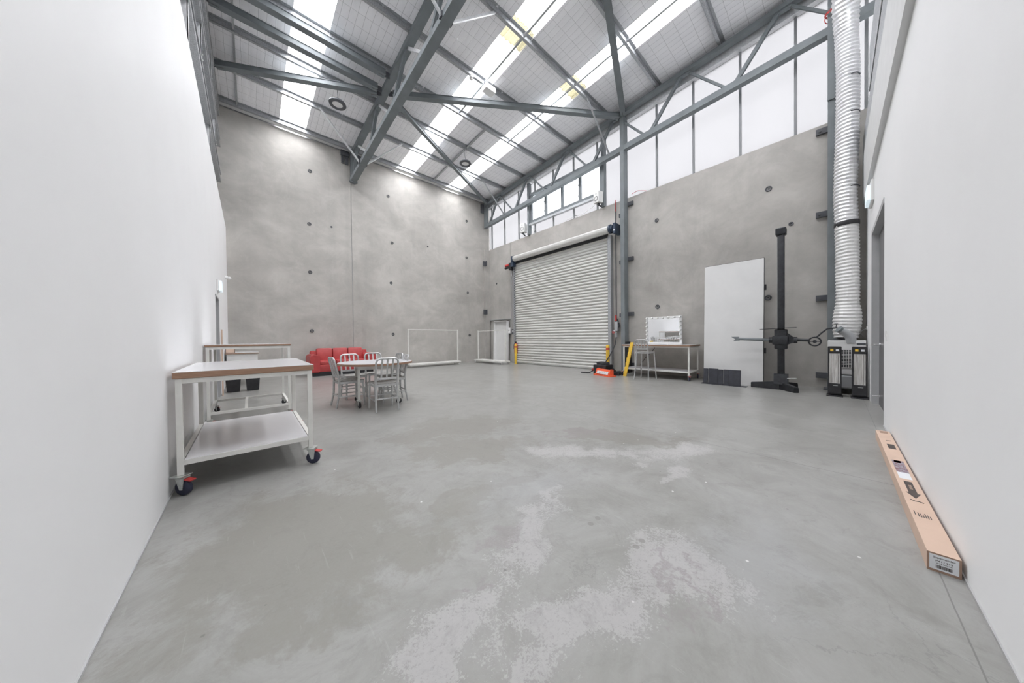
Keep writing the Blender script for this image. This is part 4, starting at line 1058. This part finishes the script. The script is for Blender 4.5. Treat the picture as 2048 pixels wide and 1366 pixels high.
MB().cyl((.03, -.15 + .14, 1.03), (.03, -.15 + .14, 1.1), .13, n=20).build('duct_collar', M_BLACK, T, True)
# the long flexible duct
T = thing('flexible_duct', 'tall silver and white flexible duct rising beside the corner column', 'duct', (8.75, -.15, 1.08))
def duct_seg(z0, z1, name, mat, pitch, amp, rad, bend=False, lowfl=False):
    m = MB(); n = 22; rings = []
    N = int((z1 - z0) / pitch * 4)
    for i in range(N + 1):
        z = z0 + (z1 - z0) * i / N
        ox = .02 * math.sin(z * 1.1) ; oy = .015 * math.sin(z * 1.7 + 1)
        tilt = 0
        if z > 6.9: q = (z - 6.9); oy -= 0; ox -= q * q * .5; tilt = q * .9
        ph = (i % 4) / 4; rr = rad(z) + amp * (1 if i % 4 == 0 else (-.6 if i % 4 == 2 else .2))
        c = Vector((ox, oy, z - 1.08))
        ring = []
        for k in range(n):
            a = 2 * PI * k / n
            wob = 1 + .02 * math.sin(3 * a + z * 4) + .012 * math.sin(7 * a + z * 9)
            px, py = rr * wob * math.cos(a), rr * wob * math.sin(a)
            ring.append(m.bm.verts.new(c + Vector((px * math.cos(tilt), py, px * math.sin(tilt) + .006 * math.sin(2 * a + z * 2.5)))))
        rings.append(ring)
    for A, B in zip(rings[:-1], rings[1:]):
        for k in range(n): m.bm.faces.new((A[k], A[(k + 1) % n], B[(k + 1) % n], B[k]))
    return m.build(name, mat, T, False)
radf = lambda z: .158 if z > 1.75 else (.158 + .035 * math.sin((z - 1.1) / .65 * PI))
duct_seg(1.1, 3.3, 'white_sleeve', M_DUCTW, .066, .009, radf)
duct_seg(3.34, 7.75, 'silver_sleeve', M_DUCTS, .07, .010, lambda z: .155 + (.03 if z > 7.0 else 0) * min(1, (z - 7) / .5))
MB().lathe([(.165, 3.27 - 1.08), (.172, 3.28 - 1.08), (.172, 3.35 - 1.08), (.165, 3.36 - 1.08)], 24, c=(-.01, .0, 0)).build('clamp_band', M_BLACK, T, True)
for z, a0 in ((3.98, -.5), (6.1, -.4), (5.4, -.5)):
    m = MB(); m.tube([(.162 * math.cos(a), .166 * math.sin(a), z - 1.08 + .03 * math.sin(a * 2)) for a in [PI + .3 + q * .16 for q in range(8)]], .01, 5); m.build('cable_tie', M_STEEL2, T)
T = thing('red_cable', 'red cable looped round the top of the corner column and silver duct', 'cable', (9.0, .05, 7.75))
m = MB()
for q in range(3): m.tube([(-.02 + .06 * math.sin(a), .1 * math.cos(a), .05 * q * math.cos(a + q) - .02 * q) for a in [k / 8 * PI for k in range(16)]], .008, 5, closed=True)
m.tube([(-.03, -.08, 0), (-.3, -.25, .1), (-.35, -.4, .3)], .009, 5); m.build('loops', M_RED, T)

def heater(label, x, y, rz):
    T = thing('tower_heater', label, 'heater', (x, y, 0), rz)
    MB().box((-.13, -.105, 0), (.15, .105, .018), .006).build('base', M_BLACK, T)
    MB().box((-.03, -.088, .018), (.1, .088, .93), .012).build('housing', M_BLACK, T)
    m = MB(); m.box((-.036, -.07, .24), (-.03, .07, .80)); m.build('reflector', M_QUARTZ, T)
    for y_ in (-.035, .03): MB().cyl((-.046, y_, .26), (-.046, y_, .78), .012, n=10).build('quartz_tube', M_QUARTZ, T, True)
    m = MB(); m.box((-.06, -.082, .225), (-.03, -.07, .82)); m.box((-.06, .07, .225), (-.03, .082, .82)); m.box((-.06, -.082, .80), (-.03, .082, .93), .004); m.box((-.06, -.082, .05), (-.03, .082, .24), .004); m.build('guard_frame', M_BLACK, T)
    MB().box((-.0615, .015, .845), (-.06, .055, .885)).build('yellow_sticker', M_YELLOW, T)
    MB().box((-.0615, -.055, .845), (-.06, -.015, .88)).build('white_sticker', M_LABELW, T)
    MB().box((-.062, -.04, .195), (-.06, .02, .203)).build('badge', M_ZINC, T)
heater('black tower heater on the left in front of the air conditioner', 8.2, .005, 0)
heater('black tower heater on the right, beside the white door frame', 8.17, -.297, 0)
o = MB().tube([(8.95, -.36, 1.12), (8.9, -.33, 1.2), (8.85, -.38, 1.25), (8.7, -.405, 1.26)], .007, 6).build('appliance_cord', M_WPLAST, None, True); tag(o, 'white cord from the air conditioner to the outlet on the white wall', 'cord')
T = thing('wall_outlet', 'white power outlet on the white wall beside the duct', 'outlet', (8.68, YR, 1.27)); MB().box((-.05, 0, -.035), (.05, .012, .035), .003).build('plate', M_WPLAST, T)
T = thing('light_switch', 'white light switch plate on the right white wall by the door', 'switch', (5.6, YR, 1.13)); MB().box((-.04, 0, -.06), (.04, .01, .06), .003).build('plate', M_WPLAST, T); MB().box((-.012, .01, -.02), (.012, .014, .02)).build('rocker', M_WPLAST, T)

# ------------------------------------------------------------------ exit lights, lamps, sensors, speakers
T = thing('exit_light', 'boxed exit light on the right white wall above the doorway', 'exit light', (7.55, YR, 3.42)); MB().box((-.26, 0, -.16), (.26, .035, .17), .008).build('housing', M_WPLAST, T); MB().box((-.22, .035, -.14), (.22, .075, .10), .01).build('diffuser', M_EXIT, T)
T = thing('exit_light', 'boxed exit light on the left white wall above the small door', 'exit light', (XL, 8.35, 2.25)); MB().box((0, -.2, -.09), (.03, .2, .13), .006).build('housing', M_WPLAST, T); MB().box((.03, -.17, -.09), (.07, .17, .11), .008).build('diffuser', M_EXIT, T)
T = thing('security_camera', 'small white dome camera near the far end of the left wall', 'camera', (XL, 11.2, 2.9)); MB().cyl((0, 0, 0), (.05, 0, 0), .05, n=16).build('mount', M_WPLAST, T, True); MB().sph((.08, 0, -.01), .045, 14).build('dome', M_WPLAST, T, True)
def ring_lamp(label, x, y, z, zt, wires):
    T = thing('high_bay_lamp', label, 'lamp', (x, y, z))
    m = MB(); m.lathe([(.13, -.03), (.2, -.03), (.215, -.01), (.2, .03), (.13, .04), (.125, 0)], 40, closed=True); m.build('ring_housing', M_STEEL2, T, True)
    MB().lathe([(0, -.012), (.128, -.012), (.128, .0), (0, .004)], 32).build('diffuser', M_WPLAST, T, True)
    m = MB(); m.box((-.14, -.012, .04), (.14, .012, .05)); m.cyl((0, 0, .04), (0, 0, .12), .02, n=10); m.build('yoke', M_STEEL2, T)
    m = MB()
    for dx in wires: m.cyl((0, 0, .1), (dx, 0, zt - z), .006, n=6)
    m.build('suspension_wire', M_STEEL2, T)
ring_lamp('round ring lamp hanging left of the middle truss', 1.92, 9.2, 7.66, 8.24, (0,))
ring_lamp('round ring lamp hanging right of the middle truss, near the far wall', 6.07, 9.2, 7.66, 8.24, (-.05, .05))
T = thing('sensor_box', 'white sensor box fixed under a purlin between two roof lights', 'box', (5.2, 6.62, 8.25)); MB().box((-.17, -.1, -.08), (.17, .12, .06), .01).build('case', M_WPLAST, T)
T = thing('smoke_detector', 'small white round detector on the purlin beside the sensor box', 'detector', (4.62, 6.66, 8.28)); MB().cyl((0, 0, -.03), (0, 0, .05), .06, n=20).cyl((0, 0, -.06), (0, 0, -.03), .035, n=16).build('body', M_WPLAST, T, True)
def speaker(label, y, z, rz):
    T = thing('wall_speaker', label, 'speaker', (9.1, y, z), rz)
    MB().box((-.11, -.125, -.19), (.11, .125, .19), .015).build('cabinet', M_WPLAST, T)
    m = MB(); m.tube([(-.114, .075 * math.cos(a), -.05 + .075 * math.sin(a)) for a in [k / 10 * PI for k in range(20)]], .007, 5, closed=True); m.build('cone_ring', M_BLACK, T)
    MB().cyl((-.116, 0, .11), (-.11, 0, .11), .016, n=12).build('tweeter', M_BLACK, T)
    m = MB(); m.box((-.03, -.03, -.25), (.03, .03, -.19)); m.obox((.0, 0, -.24), (.17, 0, -.28), .04, .04); m.build('bracket', M_STEEL2, T)
speaker('white wall speaker at the right end of the clear window', 5.52, 6.0, -.25)
speaker('white wall speaker at the left end of the clear window', 9.25, 6.0, 0.25)
o = MB().tube([(9.22, 5.75, 5.85), (9.24, 5.95, 5.78), (9.25, 6.2, 5.73), (9.25, 7.0, 5.72)], .006, 5).build('speaker_wire', M_WPLAST, None); tag(o, 'thin white wire running from the right speaker along the ledge', 'cord')
for y, lab in ((6.6, 'small black clamp on the concrete ledge below the clear window'), (8.7, 'small black cable clip on the ledge near the left speaker')):
    T = thing('ledge_clamp', lab, 'clamp', (9.27, y, 5.72)); MB().tube(arc((0, 0, 0), .06, 0, PI, 8, 'yz'), .012, 5).build('loop', M_STEEL2, T)

# ------------------------------------------------------------------ kitchenette in the far left corner
T = thing('sink_cabinet', 'white bench cabinet with thin top in the far left corner', 'cabinet', (-.12, 10.35, 0))
MB().box((-.29, -.28, .50), (.29, .9, .83)).build('carcass', M_WPLAST, T)
tp = MB().box((-.31, -.32, .83), (.32, .92, .855), .003).build('worktop', M_PLY, T); MB().box((-.309, -.319, .855), (.319, .919, .858)).build('laminate_surface', M_LAM, tp)
for x in (-.26, .24): MB().box((x, -.27, 0), (x + .03, -.24, .5)).build('leg', M_GPLAST, T)
T = thing('sink_tap', 'chrome gooseneck tap on the white corner cabinet', 'tap', (-.28, 10.9, .858)); MB().tube([(0, 0, 0), (0, 0, .12)] + arc((.09, 0, .12), .09, PI, 0, 8, 'xz') + [(.18, 0, .08)], .012, 8).build('spout', M_CHROME, T, True); MB().cyl((0, 0, 0), (0, 0, .03), .028, n=14).build('base', M_CHROME, T, True)
T = thing('timber_box', 'small open timber box on the corner cabinet at the wall', 'box', (-.36, 10.25, .858))
m = MB(); m.box((-.07, -.1, 0), (.1, .1, .01)); m.box((-.07, -.1, 0), (-.06, .1, .1)); m.box((.09, -.1, 0), (.1, .1, .1)); m.box((-.07, -.1, 0), (.1, -.09, .1)); m.box((-.07, .09, 0), (.1, .1, .1)); m.build('box_sides', M_CARD, T)
for x, lab in ((-.27, 'black tub on the floor under the cabinet, the left one'), (.06, 'black tub on the floor under the cabinet, the right one')):
    T = thing('storage_tub', lab, 'tub', (x, 9.2, 0)); MB().lathe([(.0, .01), (.15, .01), (.19, .44), (.205, .44), (.205, .46), (.18, .46), (.145, .03), (0, .03)], 4).xf(Matrix.Rotation(PI / 4, 4, 'Z') @ Matrix.Identity(4)).build('tub_body', M_BLACK, T)
T = thing('yellow_tray', 'yellow tray lying on the black tubs', 'tray', (-.25, 9.22, .46)); MB().box((-.17, -.13, 0), (.13, .13, .03), .008).build('tray_base', M_YELLOW, T); MB().box((-.15, -.11, .03), (.11, .11, .034)).build('tray_liner', M_YELLOW, T)
T = thing('leaning_timber', 'thin timber board leaning by the small left door', 'board', (-.43, 8.72, 0)); MB().box((0, -.04, 0), (.02, .06, 1.4)).build('plank', M_CARD, T)

# ------------------------------------------------------------------ long cardboard box against the right wall
BX0, BX1, BW, BH = 2.45, 5.16, .095, .09
T = thing('long_carton', 'long narrow cardboard carton lying against the right white wall', 'box', (BX0, -.35, 0), .0)
MB().box((.0, -BW / 2, .0), (BX1 - BX0, BW / 2, BH), .0015).build('carton', M_CARD, T)
MB().box((-.0015, -BW / 2 - .0, 0), (0, BW / 2, BH)).build('end_flap', M_CARDE, T)
MB().box((-.003, -.04, .012), (-.0015, .041, .083)).build('end_label', M_LABELW, T)
def text(body, size, name, parent, loc, rot, mat, ext=.0003, sx=1):
    c = bpy.data.curves.new(name, 'FONT'); c.body = body; c.size = size; c.extrude = ext; c.align_x = 'CENTER'; c.align_y = 'CENTER'
    o = bpy.data.objects.new('tmp', c); COL.objects.link(o)
    dg = bpy.context.evaluated_depsgraph_get(); dg.update()
    me = bpy.data.meshes.new_from_object(o.evaluated_get(dg)); bpy.data.objects.remove(o); bpy.data.curves.remove(c)
    me.materials.clear(); me.materials.append(mat)
    q = link(name, me, parent); q.location = loc; q.rotation_euler = rot; q.scale = (sx, 1, 1); return q
RE = (PI / 2, 0, -PI / 2)
text('Superwinder', .012, 'label_heading', T, (-.0033, 0, .071), RE, M_INK)
text('P411433', .011, 'part_number', T, (-.0033, 0, .055), RE, M_INK, sx=1.25)
text('SIDE & GROUND', .006, 'label_text', T, (-.0033, 0, .044), RE, M_INK)
m = MB(); y = -.022; random.seed(3)
while y < .022:
    wd = random.choice((.0008, .0015, .0022)); m.box((-.0036, y, .02), (-.003, y + wd, .036)); y += wd + random.choice((.0008, .0014))
m.build('barcode', M_INK, T)
zt = BH + .0006
def deco(x0, x1, y0, y1, mat, name): return MB().box((x0 - BX0, y0, zt - .0008), (x1 - BX0, y1, zt)).build(name, mat, T)
# printed marks along the top, measured from the near end
deco(3.55, 3.70, -.028, .03, M_LABELW, 'white_sticker')
ph = NT('printed_picture'); nz = ph.noise(38, 4, .7, dist=1.5); ph.set('Base Color', ph.ramp(nz, [(.36, (.05, .06, .09)), (.47, (.3, .1, .1)), (.55, (.25, .3, .38)), (.66, (.62, .6, .6))])).set('Roughness', .4)
deco(3.70, 4.02, -.03, .03, ph.m, 'picture_sticker')
deco(3.955, 4.02, -.015, .02, M_RED, 'picture_title')
m = MB(); m.prism([(.82, -.018), (1.05, -.018), (1.05, .018), (.82, .018), (.82, .03), (.72, 0), (.82, -.03)], 2, zt - .0006, zt); m.build('arrow_mark', M_INK, T)
text('THIS WAY', .02, 'arrow_text', T, (.93, 0, zt + .0003), (0, 0, PI), M_CARD)
m = MB(); m.tube([(.66, -.022, zt - .002), (.675, -.008, zt - .002), (.668, .008, zt - .002), (.685, .024, zt - .002)], .0045, 5); m.build('pen_mark', M_INK, T)
for q in range(6): MB().box((.42, -.022 + q * .008, zt - .0005), (.43 + .012 * (q % 3) + .03, -.018 + q * .008, zt)).build('stamp_line', M_INK, T)
MB().box((.44, .03, zt - .0005), (.50, .034, zt)).build('stamp_line', M_INK, T)
MB().box((1.95, -.03, zt - .0005), (2.12, .014, zt)).build('print_block', M_INK, T)
MB().box((2.25, -.024, zt - .0005), (2.27, .01, zt)).build('stamp_line', M_INK, T)
MB().box((2.58, -.03, zt - .0005), (2.68, .022, zt)).build('packing_tape', M_CARDE, T)
